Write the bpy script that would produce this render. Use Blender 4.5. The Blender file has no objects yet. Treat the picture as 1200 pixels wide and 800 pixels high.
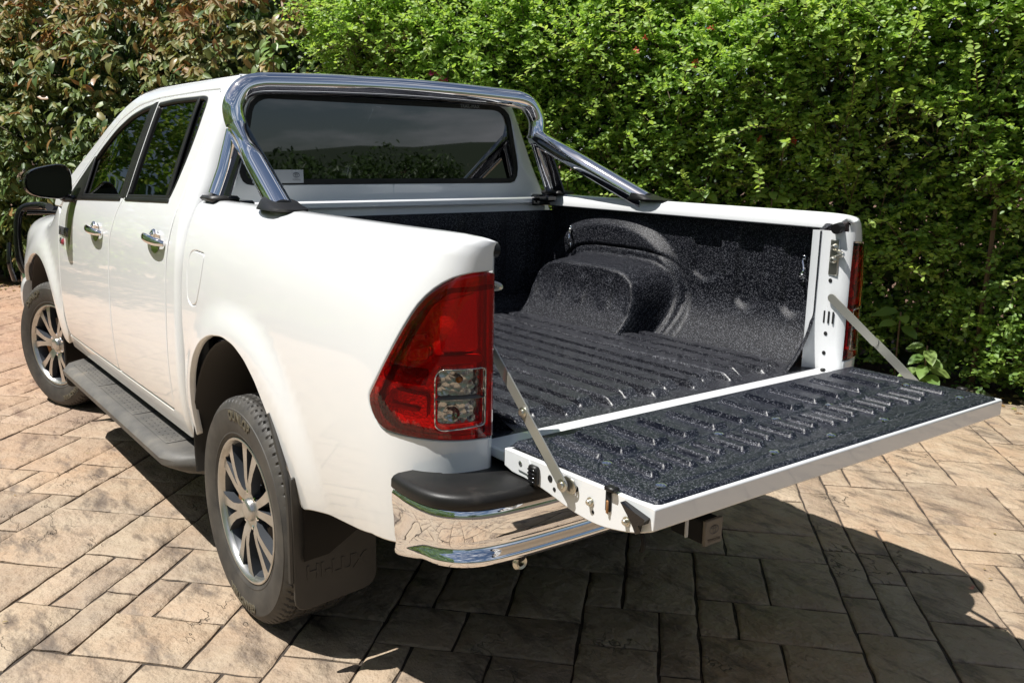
import bpy, bmesh, math, random
import numpy as np
from mathutils import Vector, Matrix
from mathutils.geometry import delaunay_2d_cdt, tessellate_polygon
random.seed(7); rng=np.random.default_rng(7)
S=bpy.context.scene; COL=S.collection
PI=math.pi
# ------------------------------------------------------------ camera
CAMP=(-1.60536,1.90379,1.52577); YAW,PITCH,ROLL=-0.645128,-0.202816,0.016054; FPX=1052.300
fw=Vector((math.cos(PITCH)*math.cos(YAW),math.cos(PITCH)*math.sin(YAW),math.sin(PITCH)))
rt=fw.cross(Vector((0,0,1))).normalized(); up=rt.cross(fw)
rt2=math.cos(ROLL)*rt+math.sin(ROLL)*up; up2=-math.sin(ROLL)*rt+math.cos(ROLL)*up
cd=bpy.data.cameras.new('camera'); cam=bpy.data.objects.new('camera',cd); COL.objects.link(cam)
m=Matrix((( rt2.x,up2.x,-fw.x,CAMP[0]),(rt2.y,up2.y,-fw.y,CAMP[1]),(rt2.z,up2.z,-fw.z,CAMP[2]),(0,0,0,1)))
cam.matrix_world=m; cd.sensor_width=36; cd.lens=36*FPX/1200
cd.shift_x=(600-584.258)/1200; cd.shift_y=-(400-396.464)/1200
cd.clip_start=.05; cd.clip_end=600; S.camera=cam
# ------------------------------------------------------------ sky and sun
SUN=Vector((.20,.455,1)).normalized(); EL=math.asin(SUN.z); AZ=math.atan2(SUN.x,SUN.y)
w=bpy.data.worlds.new('World'); S.world=w; w.use_nodes=True
nt=w.node_tree; nt.nodes.clear(); N=nt.nodes.new; L=nt.links.new
out=N('ShaderNodeOutputWorld'); bg=N('ShaderNodeBackground'); sky=N('ShaderNodeTexSky')
sky.sky_type='NISHITA'; sky.sun_disc=False; sky.sun_elevation=EL; sky.sun_rotation=AZ
tc=N('ShaderNodeTexCoord'); mp=N('ShaderNodeMapping'); mp.inputs['Scale'].default_value=(1.6,1.6,8); mp.inputs['Location'].default_value=(.7,.2,.0)
nz=N('ShaderNodeTexNoise'); nz.inputs['Scale'].default_value=2.0; nz.inputs['Detail'].default_value=7; nz.inputs['Roughness'].default_value=.55
cr=N('ShaderNodeValToRGB'); cr.color_ramp.elements[0].position=.505; cr.color_ramp.elements[1].position=.68
mx=N('ShaderNodeMix'); mx.data_type='RGBA'; mx.inputs[7].default_value=(11,11.3,12,1)
L(tc.outputs['Generated'],mp.inputs[0]); L(mp.outputs[0],nz.inputs[0]); L(nz.outputs[0],cr.inputs[0]); L(cr.outputs[0],mx.inputs[0])
L(sky.outputs[0],mx.inputs[6]); L(mx.outputs[2],bg.inputs[0]); bg.inputs[1].default_value=.05; L(bg.outputs[0],out.inputs[0])
sd=bpy.data.lights.new('sun','SUN'); sd.energy=5.0; sd.angle=math.radians(.5); sd.color=(1,.975,.93)
so=bpy.data.objects.new('sun',sd); COL.objects.link(so); so.rotation_euler=SUN.to_track_quat('Z','Y').to_euler(); so.location=(3,5,12)
S.view_settings.view_transform='Standard'; S.view_settings.look='None'; S.view_settings.exposure=.5; S.view_settings.gamma=1
S.cycles.max_bounces=8; S.cycles.transparent_max_bounces=12; S.cycles.caustics_reflective=False; S.cycles.caustics_refractive=False
S.cycles.use_denoising=True
# ------------------------------------------------------------ materials
def mat(name,col,rough=.5,metal=0,coat=0,spec=.5,coatr=.03):
    m=bpy.data.materials.new(name); m.use_nodes=True; b=m.node_tree.nodes['Principled BSDF']
    b.inputs['Base Color'].default_value=(*col,1); b.inputs['Roughness'].default_value=rough; b.inputs['Metallic'].default_value=metal
    b.inputs['Coat Weight'].default_value=coat; b.inputs['Coat Roughness'].default_value=coatr; b.inputs['Specular IOR Level'].default_value=spec
    return m
def nodes(m): return m.node_tree,m.node_tree.nodes['Principled BSDF']
def noise(t,scale,detail=4,rough=.55,coord='Object',vec=None,sc=None):
    n=t.nodes.new('ShaderNodeTexNoise'); n.inputs['Scale'].default_value=scale; n.inputs['Detail'].default_value=detail; n.inputs['Roughness'].default_value=rough
    c=t.nodes.new('ShaderNodeTexCoord'); src=c.outputs[coord]
    if coord=='World': pass
    if sc:
        q=t.nodes.new('ShaderNodeMapping'); q.inputs['Scale'].default_value=sc; t.links.new(src,q.inputs[0]); src=q.outputs[0]
    t.links.new(src,n.inputs['Vector']); return n
def ramp(t,src,stops):
    r=t.nodes.new('ShaderNodeValToRGB'); e=r.color_ramp.elements
    while len(e)<len(stops): e.new(.5)
    for i,(p,c) in enumerate(stops):
        e[i].position=p; e[i].color=(*c,1) if len(c)==3 else c
    t.links.new(src,r.inputs[0]); return r
def bump(t,b,src,strength,dist):
    n=t.nodes.new('ShaderNodeBump'); n.inputs['Strength'].default_value=strength; n.inputs['Distance'].default_value=dist
    t.links.new(src,n.inputs['Height']); t.links.new(n.outputs[0],b.inputs['Normal']); return n
def mixc(t,f,a,bc,mode='MIX'):
    x=t.nodes.new('ShaderNodeMix'); x.data_type='RGBA'; x.blend_type=mode
    for s,v in ((0,f),(6,a),(7,bc)):
        if isinstance(v,(int,float)): x.inputs[s].default_value=v
        elif isinstance(v,tuple): x.inputs[s].default_value=(*v,1)
        else: t.links.new(v,x.inputs[s])
    return x.outputs[2]
M={}
M['paint']=mat('white_paint',(.79,.80,.805),.33,0,1,.5,.02)
t,b=nodes(M['paint']); n=noise(t,60,3); n2=noise(t,1.8,4); 
g=t.nodes.new('ShaderNodeNewGeometry'); sx=t.nodes.new('ShaderNodeSeparateXYZ'); t.links.new(g.outputs['Position'],sx.inputs[0])
mr=t.nodes.new('ShaderNodeMapRange'); mr.inputs[1].default_value=.85; mr.inputs[2].default_value=.5; mr.inputs[3].default_value=0; mr.inputs[4].default_value=.32; t.links.new(sx.outputs['Z'],mr.inputs[0])
mu=t.nodes.new('ShaderNodeMath'); mu.operation='MULTIPLY'; t.links.new(mr.outputs[0],mu.inputs[0]); t.links.new(n2.outputs[0],mu.inputs[1])
t.links.new(mixc(t,mu.outputs[0],(.79,.80,.805),(.52,.42,.30)),b.inputs['Base Color'])   # road dust along the sills
M['chrome']=mat('chrome',(.86,.86,.88),.035,1)
M['steel']=mat('polished_steel',(.80,.80,.80),.08,1); t,b=nodes(M['steel']); n=noise(t,5,2,.5); bump(t,b,n.outputs[0],.04,.01)
M['zinc']=mat('zinc_plated',(.62,.60,.52),.32,1)
M['black']=mat('black_plastic',(.022,.022,.023),.42,0,0,.3); t,b=nodes(M['black']); n=noise(t,400,2); bump(t,b,n.outputs[0],.25,.001)
n=noise(t,9,5); r=ramp(t,n.outputs[0],[(.35,(.007,.007,.007)),(.70,(.016,.015,.014)),(.85,(.05,.045,.04))]); t.links.new(r.outputs[0],b.inputs['Base Color'])
M['gloss']=mat('gloss_black',(.006,.006,.007),.10,0,0,.5)
M['rubber']=mat('tyre_rubber',(.03,.029,.028),.62); t,b=nodes(M['rubber']); n=noise(t,12,5)
r=ramp(t,n.outputs[0],[(.3,(.026,.025,.024)),(.8,(.075,.067,.057))]); t.links.new(r.outputs[0],b.inputs['Base Color']); n=noise(t,250,3); bump(t,b,n.outputs[0],.2,.001)
M['letter']=mat('tyre_letter',(.085,.074,.05),.55)
M['flap']=mat('flap_rubber',(.03,.027,.024),.5); t,b=nodes(M['flap']); n=noise(t,5,6,.6)
r=ramp(t,n.outputs[0],[(.3,(.024,.022,.020)),(.75,(.055,.050,.043))]); t.links.new(r.outputs[0],b.inputs['Base Color']); n=noise(t,300,2); bump(t,b,n.outputs[0],.2,.001)
M['step']=mat('step_plastic',(.09,.085,.08),.6); t,b=nodes(M['step']); n=noise(t,7,6,.6)
r=ramp(t,n.outputs[0],[(.35,(.075,.072,.068)),(.6,(.12,.112,.10)),(.8,(.19,.165,.135))]); t.links.new(r.outputs[0],b.inputs['Base Color']); n=noise(t,350,2); bump(t,b,n.outputs[0],.4,.001)
M['under']=mat('chassis_black',(.006,.006,.006),.8)
M['alloy']=mat('machined_alloy',(.68,.67,.65),.28,.9); t,b=nodes(M['alloy']); n=noise(t,18,4); r=ramp(t,n.outputs[0],[(.3,(.58,.58,.57)),(.8,(.40,.38,.34))]); t.links.new(r.outputs[0],b.inputs['Base Color'])
M['alloyd']=mat('grey_alloy',(.045,.05,.058),.42,.3)
M['disc']=mat('brake_disc',(.25,.22,.20),.45,.9)
M['seat']=mat('seat_fabric',(.03,.03,.032),.9)
M['trim']=mat('interior_trim',(.035,.035,.037),.6)
M['amber']=mat('amber',(.75,.22,.01),.25)
M['redc']=mat('red_reflector',(1,.20,.17),.22,.6,1); t,b=nodes(M['redc']); v=t.nodes.new('ShaderNodeTexVoronoi'); v.inputs['Scale'].default_value=140; c=t.nodes.new('ShaderNodeTexCoord'); t.links.new(c.outputs['Object'],v.inputs['Vector']); bump(t,b,v.outputs[0],.25,.002)
M['silver']=mat('reflector_silver',(.55,.55,.56),.2,1); t,b=nodes(M['silver']); v=t.nodes.new('ShaderNodeTexVoronoi'); v.inputs['Scale'].default_value=60; c=t.nodes.new('ShaderNodeTexCoord'); t.links.new(c.outputs['Object'],v.inputs['Vector']); bump(t,b,v.outputs[0],.5,.006)
M['sticker']=mat('sticker_white',(.50,.51,.52),.4); M['ink']=mat('sticker_ink',(.08,.08,.09),.5)
M['badge']=mat('badge_grey',(.16,.16,.165),.25,.7); M['badger']=mat('badge_red',(.33,.04,.06),.3); M['hitch']=mat('hitch_tan',(.17,.15,.125),.5)
M['rust']=mat('rusty_steel',(.34,.17,.07),.6,.4)
# spray-on bed liner: fine hard texture, glints painted as pale flecks
def liner(name,col,bd=.0014,ior=1.28,fl=(.16,.165,.185)):
    m=mat(name,col,.38,0,0,.5); t,b=nodes(m); b.inputs['IOR'].default_value=ior
    n=noise(t,300,2,.5); c=t.nodes.new('ShaderNodeTexCoord'); v=t.nodes.new('ShaderNodeTexVoronoi'); v.inputs['Scale'].default_value=300; t.links.new(c.outputs['Object'],v.inputs['Vector'])
    d=ramp(t,v.outputs['Distance'],[(.25,(1,1,1)),(.5,(0,0,0))]); s_=t.nodes.new('ShaderNodeSeparateColor'); t.links.new(v.outputs['Color'],s_.inputs[0])
    k=ramp(t,s_.outputs[0],[(.25,(0,0,0)),(.9,(1,1,1))]); a=t.nodes.new('ShaderNodeMath'); a.operation='MULTIPLY'; t.links.new(d.outputs[0],a.inputs[0]); t.links.new(k.outputs[0],a.inputs[1])
    bump(t,b,n.outputs[0],1,bd)
    t.links.new(mixc(t,a.outputs[0],col,fl),b.inputs['Base Color'])
    return m
M['liner']=liner('bed_liner',(.003,.0035,.006)); M['linerf']=liner('bed_floor_liner',(.004,.0045,.008),.0003,1.5,(.24,.245,.265)); M['liner2']=liner('tailgate_liner',(.0035,.005,.011),.0003,1.45,(.18,.185,.21))
def tinted(name,tr,ior=1.5,rough=.015,boost=1.0):
    m=bpy.data.materials.new(name); m.use_nodes=True; t=m.node_tree; t.nodes.clear()
    o=t.nodes.new('ShaderNodeOutputMaterial'); x=t.nodes.new('ShaderNodeMixShader'); a=t.nodes.new('ShaderNodeBsdfTransparent'); g=t.nodes.new('ShaderNodeBsdfGlossy'); f=t.nodes.new('ShaderNodeFresnel')
    a.inputs[0].default_value=(*tr,1); g.inputs['Roughness'].default_value=rough; f.inputs[0].default_value=ior
    t.links.new(f.outputs[0],x.inputs[0]); t.links.new(a.outputs[0],x.inputs[1]); t.links.new(g.outputs[0],x.inputs[2]); t.links.new(x.outputs[0],o.inputs[0]); return m
M['glass']=tinted('tinted_glass',(.03,.035,.035),1.38); M['glassb']=tinted('rear_glass',(.03,.035,.04),2.3)
M['redlens']=tinted('red_lens',(.99,.16,.15),1.5); M['clear']=tinted('clear_lens',(.86,.86,.84)); M['smoke']=tinted('smoked_red_lens',(.45,.06,.07))
M['mirror']=mat('mirror_glass',(.006,.006,.007),.04,0,0,.3)
# ------------------------------------------------------------ helpers
def tag(o,label=None,cat=None,group=None,kind=None):
    if label: o['label']=label
    if cat: o['category']=cat
    if group: o['group']=group
    if kind: o['kind']=kind
    return o
def empty(name,parent=None,loc=(0,0,0),rz=0):
    o=bpy.data.objects.new(name,None); COL.objects.link(o); o.location=loc; o.rotation_euler=(0,0,rz); o.parent=parent; o.empty_display_size=.1; return o
def link(me,name,parent=None,mats=None):
    o=bpy.data.objects.new(name,me); COL.objects.link(o); o.parent=parent
    if mats and not me.materials:
        for m in (mats if isinstance(mats,(list,tuple)) else [mats]): me.materials.append(m)
    return o
def mk(name,V,F,m,parent=None,smooth=True,angle=40,mi=None):
    me=bpy.data.meshes.new(name); me.from_pydata([tuple(v) for v in V],[],[tuple(f) for f in F]); 
    for x in (m if isinstance(m,(list,tuple)) else [m]): me.materials.append(x)
    if mi is not None: me.polygons.foreach_set('material_index',mi)
    if smooth:
        me.polygons.foreach_set('use_smooth',[True]*len(me.polygons))
        if angle<180: me.set_sharp_from_angle(angle=math.radians(angle))
    me.update(); return link(me,name,parent)
class MB:
    def __init__(s): s.V=[];s.F=[]
    def add(s,V,F):
        k=len(s.V); s.V+=[tuple(v) for v in V]; s.F+=[tuple(i+k for i in f) for f in F]; return s
    def box(s,c,d,bev=0.,M4=None):
        x,y,z=[q/2 for q in d]; b=min(bev,x*.9,y*.9,z*.9)
        if b<=0:
            V=[(sx*x,sy*y,sz*z) for sx in(-1,1) for sy in(-1,1) for sz in(-1,1)]
            F=[(0,1,3,2),(4,6,7,5),(0,4,5,1),(2,3,7,6),(0,2,6,4),(1,5,7,3)]
        else:
            V=[];idx={}
            for sx in(-1,1):
                for sy in(-1,1):
                    for sz in(-1,1):
                        for ax in range(3):
                            p=[sx*(x-b),sy*(y-b),sz*(z-b)]; p[ax]=(sx*x,sy*y,sz*z)[ax]; idx[(sx,sy,sz,ax)]=len(V); V.append(tuple(p))
            F=[]
            def q(ids): F.append(tuple(idx[i] for i in ids))
            for ax in range(3):
                o=[(ax+1)%3,(ax+2)%3]
                for sg in(-1,1):
                    r=[]
                    for a,c2 in((-1,-1),(1,-1),(1,1),(-1,1)):
                        k=[0,0,0];k[ax]=sg;k[o[0]]=a;k[o[1]]=c2;r.append((*k,ax))
                    q(r if sg>0 else r[::-1])
                # edges along ax
                for a in(-1,1):
                    for c2 in(-1,1):
                        def K(e,fa):
                            k=[0,0,0];k[ax]=e;k[o[0]]=a;k[o[1]]=c2;return (*k,fa)
                        r=[K(-1,o[0]),K(1,o[0]),K(1,o[1]),K(-1,o[1])]
                        q(r if a*c2<0 else r[::-1])
            for sx in(-1,1):
                for sy in(-1,1):
                    for sz in(-1,1):
                        r=[(sx,sy,sz,0),(sx,sy,sz,1),(sx,sy,sz,2)]; q(r if sx*sy*sz>0 else r[::-1])
        V=[Vector(v) for v in V]
        if M4 is not None: V=[M4@v for v in V]
        return s.add([v+Vector(c) for v in V],F)
    def tube(s,pts,r,n=12,cap=True,sq=1.,upv=None):
        P=[Vector(p) for p in pts]; R=r if isinstance(r,(list,tuple)) else [r]*len(P)
        T=[((P[min(i+1,len(P)-1)]-P[max(i-1,0)]).normalized()) for i in range(len(P))]
        u=Vector(upv) if upv else (Vector((0,0,1)) if abs(T[0].z)<.9 else Vector((1,0,0)))
        V=[]
        for i,p in enumerate(P):
            u=(u-T[i]*u.dot(T[i])).normalized(); b=T[i].cross(u)
            for k in range(n):
                a=2*PI*k/n; V.append(p+u*math.cos(a)*R[i]+b*math.sin(a)*R[i]*sq)
        F=[(i*n+k,i*n+(k+1)%n,(i+1)*n+(k+1)%n,(i+1)*n+k) for i in range(len(P)-1) for k in range(n)]
        if cap: F+=[tuple(range(n))[::-1],tuple(range((len(P)-1)*n,len(P)*n))]
        return s.add(V,F)
    def lathe(s,prof,n=32,M4=None,closed=True,a0=0,a1=2*PI):  # prof (axial,radius) about +Y
        V=[];k=len(prof); full=abs(a1-a0-2*PI)<1e-6; m=n if full else n+1
        for i in range(m):
            a=a0+(a1-a0)*i/n
            for (h,r) in prof: V.append(Vector((r*math.cos(a),h,r*math.sin(a))))
        F=[]
        for i in range(n):
            j=(i+1)%m
            for q in range(k-1): F.append((i*k+q,i*k+q+1,j*k+q+1,j*k+q))
        if M4 is not None: V=[M4@v for v in V]
        return s.add(V,F)
    def prism(s,poly,d0,d1,fn):   # poly 2D, fn(a,b,d)->3D
        n=len(poly); V=[fn(a,b,d0) for a,b in poly]+[fn(a,b,d1) for a,b in poly]
        F=[tuple(range(n))[::-1],tuple(range(n,2*n))]+[(i,(i+1)%n,n+(i+1)%n,n+i) for i in range(n)]
        return s.add(V,F)
    def obj(s,name,m,parent=None,smooth=True,angle=40,fix=False):
        o=mk(name,s.V,s.F,m,parent,smooth,angle)
        if fix:
            bm=bmesh.new(); bm.from_mesh(o.data); bmesh.ops.recalc_face_normals(bm,faces=bm.faces); bm.to_mesh(o.data); bm.free()
        return o
def mirror(o,name=None,label=None):
    nm=name or o.name.split('.')[0]
    if o.data is None:
        q=bpy.data.objects.new(nm,None)
    else:
        me=o.data.copy(); n=len(me.vertices); c=np.empty(n*3,np.float32); me.vertices.foreach_get('co',c); c[1::3]*=-1; me.vertices.foreach_set('co',c)
        me.flip_normals(); me.update(); q=bpy.data.objects.new(nm,me)
        if o.name in VN: me.normals_split_custom_set_from_vertices([(a,-b_,c_) for a,b_,c_ in VN[o.name]])
    COL.objects.link(q); q.parent=o.parent
    for ch in list(o.children): mirror(ch).parent=q
    return q
VN={}
def cat(pts,closed=False,n=8):
    P=[Vector(p) for p in pts]; out=[]; m=len(P)
    for i in range(m if closed else m-1):
        g=lambda k: P[k%m] if closed else P[max(0,min(m-1,k))]
        a,b_,c,d=g(i-1),g(i),g(i+1),g(i+2)
        for k in range(n):
            t=k/n; out.append(.5*((2*b_)+(c-a)*t+(2*a-5*b_+4*c-d)*t*t+(3*b_-a-3*c+d)*t**3))
    if not closed: out.append(P[-1])
    return out
def rp(pts,r=.02,step=.02):     # closed polygon with rounded corners, resampled
    n=len(pts); out=[]
    for i in range(n):
        p0=Vector(pts[i-1][:2]);p=Vector(pts[i][:2]);p1=Vector(pts[(i+1)%n][:2]); rr=pts[i][2] if len(pts[i])>2 else r
        a=(p0-p);c=(p1-p); la,lc=a.length,c.length; a/=la; c/=lc
        d=min(rr,la*.49,lc*.49)
        if d<1e-4: out.append(p); continue
        k=max(2,int(d/step*1.5)+1)
        for j in range(k+1):
            t=j/k; out.append((p+a*d)*(1-t)**2+p*2*t*(1-t)+(p+c*d)*t*t)
    res=[]
    for i in range(len(out)):
        a=out[i];c=out[(i+1)%len(out)]; l=(c-a).length
        if l<1e-5: continue
        k=max(1,int(math.ceil(l/step)))
        for j in range(k): res.append(a+(c-a)*j/k)
    return res
def area(p): return sum(p[i][0]*p[(i+1)%len(p)][1]-p[(i+1)%len(p)][0]*p[i][1] for i in range(len(p)))/2
def offs(poly,d):   # positive: inward for CCW
    n=len(poly);o=[]
    for i in range(n):
        a=poly[i-1];p=poly[i];c=poly[(i+1)%n]
        t1=(p-a);t2=(c-p)
        if t1.length<1e-7 or t2.length<1e-7: o.append(p.copy()); continue
        t1.normalize();t2.normalize(); n1=Vector((-t1.y,t1.x));n2=Vector((-t2.y,t2.x)); nn=n1+n2
        if nn.length<1e-3: nn=n1
        nn.normalize(); k=max(.5,nn.dot(n1)); o.append(p+nn*d/k)
    return o
def inpoly(P,x,y):  # P array Nx2; x,y arrays
    ins=np.zeros(x.shape,bool); n=len(P)
    for i in range(n):
        x0,y0=P[i-1];x1,y1=P[i]
        if y0==y1: continue
        c=((y0>y)!=(y1>y))&(x<(x1-x0)*(y-y0)/(y1-y0)+x0); ins^=c
    return ins
def dist_poly(P,x,y):
    d=np.full(x.shape,1e9); n=len(P)
    for i in range(n):
        a=P[i-1];b_=P[i];e=b_-a;l=max(e@e,1e-12); t=np.clip(((x-a[0])*e[0]+(y-a[1])*e[1])/l,0,1)
        d=np.minimum(d,np.hypot(x-a[0]-t*e[0],y-a[1]-t*e[1]))
    return d
def snorm(Sf,u,v,out):
    h=2e-3; a=Vector(Sf(u+h,v))-Vector(Sf(u-h,v)); c=Vector(Sf(u,v+h))-Vector(Sf(u,v-h)); n=a.cross(c)
    if n.length<1e-12:
        a=Vector(Sf(u+.02,v))-Vector(Sf(u,v)); c=Vector(Sf(u,v+.02))-Vector(Sf(u,v)); n=a.cross(c)
    if n.length<1e-12: return Vector((-1,0,0))
    return n.normalized()*out
def panel(name,Sf,outer,holes=(),m=None,parent=None,step=.035,r=.004,lip=.018,out=-1,off=0.,thick_holes=None):
    """a sheet-metal panel: Sf(u,v)->xyz, rounded edge and a return flange"""
    loops=[]
    for k,lp in enumerate([outer]+list(holes)):
        lp=[Vector(p[:2]) for p in lp]
        if (area(lp)>0)!=(k==0): lp=lp[::-1]
        loops.append(lp)
    ins=[offs(lp,r) for lp in loops]
    pts=[];E=[]
    for lp in ins:
        k=len(pts); pts+=lp; E+=[(k+i,k+(i+1)%len(lp)) for i in range(len(lp))]
    A=[np.array([(p.x,p.y) for p in lp]) for lp in ins]
    mn=A[0].min(0);mx_=A[0].max(0); gx,gy=np.meshgrid(np.arange(mn[0],mx_[0],step),np.arange(mn[1],mx_[1],step)); gx=gx.ravel();gy=gy.ravel()
    ok=inpoly(A[0],gx,gy)&(dist_poly(A[0],gx,gy)>step*.5)
    for a in A[1:]: ok&=~inpoly(a,gx,gy)&(dist_poly(a,gx,gy)>step*.5)
    nb=len(pts); pts=pts+[Vector((a,c)) for a,c in zip(gx[ok],gy[ok])]
    res=delaunay_2d_cdt(pts,E,[],0,1e-7,True); vv,ff,orig=res[0],res[2],res[3]
    back={}
    for i,o_ in enumerate(orig):
        for q in o_: back[q]=i
    F0=[f for f in ff]; cx_=np.array([sum(vv[i].x for i in f)/len(f) for f in F0]);cy_=np.array([sum(vv[i].y for i in f)/len(f) for f in F0])
    keep=inpoly(A[0],cx_,cy_)
    for a in A[1:]: keep&=~inpoly(a,cx_,cy_)
    V=[];NV=[]
    for p in vv:
        n=snorm(Sf,p.x,p.y,out); V.append(Vector(Sf(p.x,p.y))+n*off); NV.append(n)
    F=[tuple(f) for f,k in zip(F0,keep) if k]
    if out<0: F=[f[::-1] for f in F]
    k0=0
    for lp,il in zip(loops,ins):
        n_=len(lp); b1=len(V)
        for i in range(n_):
            n=NV[back[k0+i]]; P=V[back[k0+i]]; Q=Vector(Sf(lp[i].x,lp[i].y))+n*off
            o2=(Q-P); o2=o2-n*o2.dot(n); o2=o2.normalized() if o2.length>1e-9 else n
            V.append(Q-n*r*.6); NV.append((n+o2*1.2).normalized())
        b2=len(V)
        for i in range(n_):
            n=NV[back[k0+i]]; V.append(V[b1+i]-n*lip); q=NV[b1+i]-n*NV[b1+i].dot(n); NV.append(q.normalized() if q.length>1e-6 else n)
        for i in range(n_):
            j=(i+1)%n_; a,c=back[k0+i],back[k0+j]
            f=[(a,c,b1+j,b1+i),(b1+i,b1+j,b2+j,b2+i)]
            f=[x[::-1] for x in f]
            if out<0: f=[x[::-1] for x in f]
            F+=f
        k0+=n_
    me=bpy.data.meshes.new(name); me.from_pydata([tuple(v) for v in V],[],F); me.materials.append(m)
    me.polygons.foreach_set('use_smooth',[True]*len(me.polygons)); me.update()
    me.normals_split_custom_set_from_vertices([tuple(n) for n in NV])
    o=link(me,name,parent); VN[o.name]=[tuple(n) for n in NV]; return o
def text(body,size,name,m,parent=None,ext=.002,fn=None,bold=0.,al='CENTER'):
    c=bpy.data.curves.new(name,'FONT'); c.body=body; c.size=size; c.extrude=ext; c.align_x=al; c.align_y='CENTER'; c.offset=bold; c.resolution_u=3
    o=bpy.data.objects.new(name,c); COL.objects.link(o); dg=bpy.context.evaluated_depsgraph_get(); me=bpy.data.meshes.new_from_object(o.evaluated_get(dg)); bpy.data.objects.remove(o)
    me.name=name; me.materials.clear(); me.materials.append(m)
    if fn:
        for v in me.vertices: v.co=fn(*v.co)
    me.update(); return link(me,name,parent)
def hermite(tab):
    xs=[t[0] for t in tab]; n=len(tab)
    def f(x):
        if x<=xs[0]: i=0; 
        elif x>=xs[-1]: i=n-2
        else:
            i=0
            while xs[i+1]<x: i+=1
        h=xs[i+1]-xs[i]; t=(x-xs[i])/h; out=[]
        for k in range(1,len(tab[0])):
            a,b=tab[i][k],tab[i+1][k]
            m0=(b-tab[i-1][k])/(xs[i+1]-xs[i-1]) if i>0 else (b-a)/h
            m1=(tab[i+2][k]-a)/(xs[i+2]-xs[i]) if i<n-2 else (b-a)/h
            if t<0 or t>1: out.append(a+(b-a)*t); continue
            out.append((2*t**3-3*t*t+1)*a+(t**3-2*t*t+t)*h*m0+(-2*t**3+3*t*t)*b+(t**3-t*t)*h*m1)
        return out if len(out)>1 else out[0]
    return f
def sst(a,b,x):
    t=max(0.,min(1.,(x-a)/(b-a))); return t*t*(3-2*t)
bedC=hermite([(.40,.850,.40),(.50,.872,.50),(.62,.892,.62),(.75,.904,.75),(.88,.909,.88),(1.0,.907,1.0),(1.10,.899,1.10),(1.18,.887,1.18),(1.25,.869,1.25),(1.30,.850,1.30),(1.325,.838,1.325),(1.345,.822,1.341),(1.365,.803,1.350),(1.385,.783,1.353),(1.405,.766,1.351),(1.425,.755,1.343),(1.445,.752,1.325),(1.47,.752,1.300)])
RC=.26
def flare(x,z,cx,cz,r=.49):
    d=math.hypot(x-cx,z-cz); return .020*(1-sst(r,r+.13,d))*(1-sst(1.0,1.1,z))
def bed(u,v):
    y,z=bedC(v); 
    if u>=RC: return (u,y+flare(u,z,1.105,.45),z)
    y0=.712-.024*sst(1.325,1.44,v)
    a=max(0,min(1,1-u/RC)); t=a*math.pi/2; n=2.5
    s=math.sin(t)**(2/n); c=max(math.cos(t),0)**(2/n)
    zz=z-.022*a**3*sst(1.25,1.34,v)
    # ease
    return (RC*(1-s),y0+(y-y0)*c,zz)
doorC=hermite([(.35,.845),(.45,.872),(.52,.893),(.62,.908),(.75,.915),(.90,.913),(1.05,.906),(1.15,.897),(1.23,.880),(1.29,.860),(1.34,.838),(1.45,.793),(1.60,.729),(1.70,.684),(1.76,.650),(1.80,.60)])
def cabxr(z): return 1.632+.03*sst(1.1,1.37,z)+.03*max(0,z-1.40)
def cabrc(z): return .05+.05*sst(1.25,1.5,z)
def caby(x,z):
    y=doorC(z)
    y-=.028*sst(2.9,4.0,x)*sst(1.2,1.6,z)
    return y
def cab(u,v):
    xr=cabxr(v); rc=cabrc(v); A=rc*math.pi/2
    if u>=0: x=xr+rc+u; return (x,caby(x,v),v)
    yc=caby(xr+rc,v)
    if u>-A:
        t=-u/A*math.pi/2; return (xr+rc-rc*math.sin(t),yc-rc+rc*math.cos(t),v)
    return (xr,yc-rc-(-u-A),v)
def door(x,z): return (x,caby(x,z)+flare(x,z,4.17,.45,.47),z)
# ------------------------------------------------------------ truck
truck=empty('pickup_truck'); tag(truck,'white double cab pickup truck with its tailgate lowered, parked on the brown stone paving','pickup truck')
PT=M['paint']
# --- tray side skins
bedout=rp([(.0,.800,.004),(.135,.800,.01),(.150,.62,.02),(.30,.578,.05),(.60,.540,.03),(.655,.52,.02),(.69,.60,.02),(.754,.69,.02),(.826,.78,.02),(.895,.85,.02),(.97,.90,.03),(1.06,.932,.03),(1.161,.942,.03),(1.281,.926,.04),(1.385,.885,.04),(1.465,.82,.04),(1.52,.73,.04),(1.545,.62,.03),(1.555,.50,.02),(1.605,.49,.01),(1.607,.9,.01),(1.607,1.22,.02),(1.60,1.33,.01),(1.60,1.47,.002),(.16,1.47,.01),(.10,1.405,.03),(.0,1.395,.006),(.0,1.272,.004),(.043,1.268,.01),(.09,1.256,.02),(.127,1.231,.02),(.156,1.194,.02),(.184,1.131,.03),(.216,1.049,.03),(.249,.962,.02),(.246,.938,.01),(.236,.908,.015),(.215,.888,.01),(.139,.886,.01),(.0,.880,.004)],.01,.02)
fu=rp([(1.395,1.182,.02),(1.50,1.185,.03),(1.545,1.172,.03),(1.555,1.10,.02),(1.54,1.005,.03),(1.50,.990,.02),(1.448,.998,.03),(1.412,1.085,.03)],.02,.015)
bs=panel('tray_side',bed,bedout,[fu],PT,truck,.03,.004,.02,-1)
fd=panel('fuel_door',bed,offs([Vector(p) for p in (fu if area(fu)>0 else fu[::-1])],.0042),[],PT,bs,.02,.004,.012,-1,off=.0005)
mirror(bs)
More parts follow.
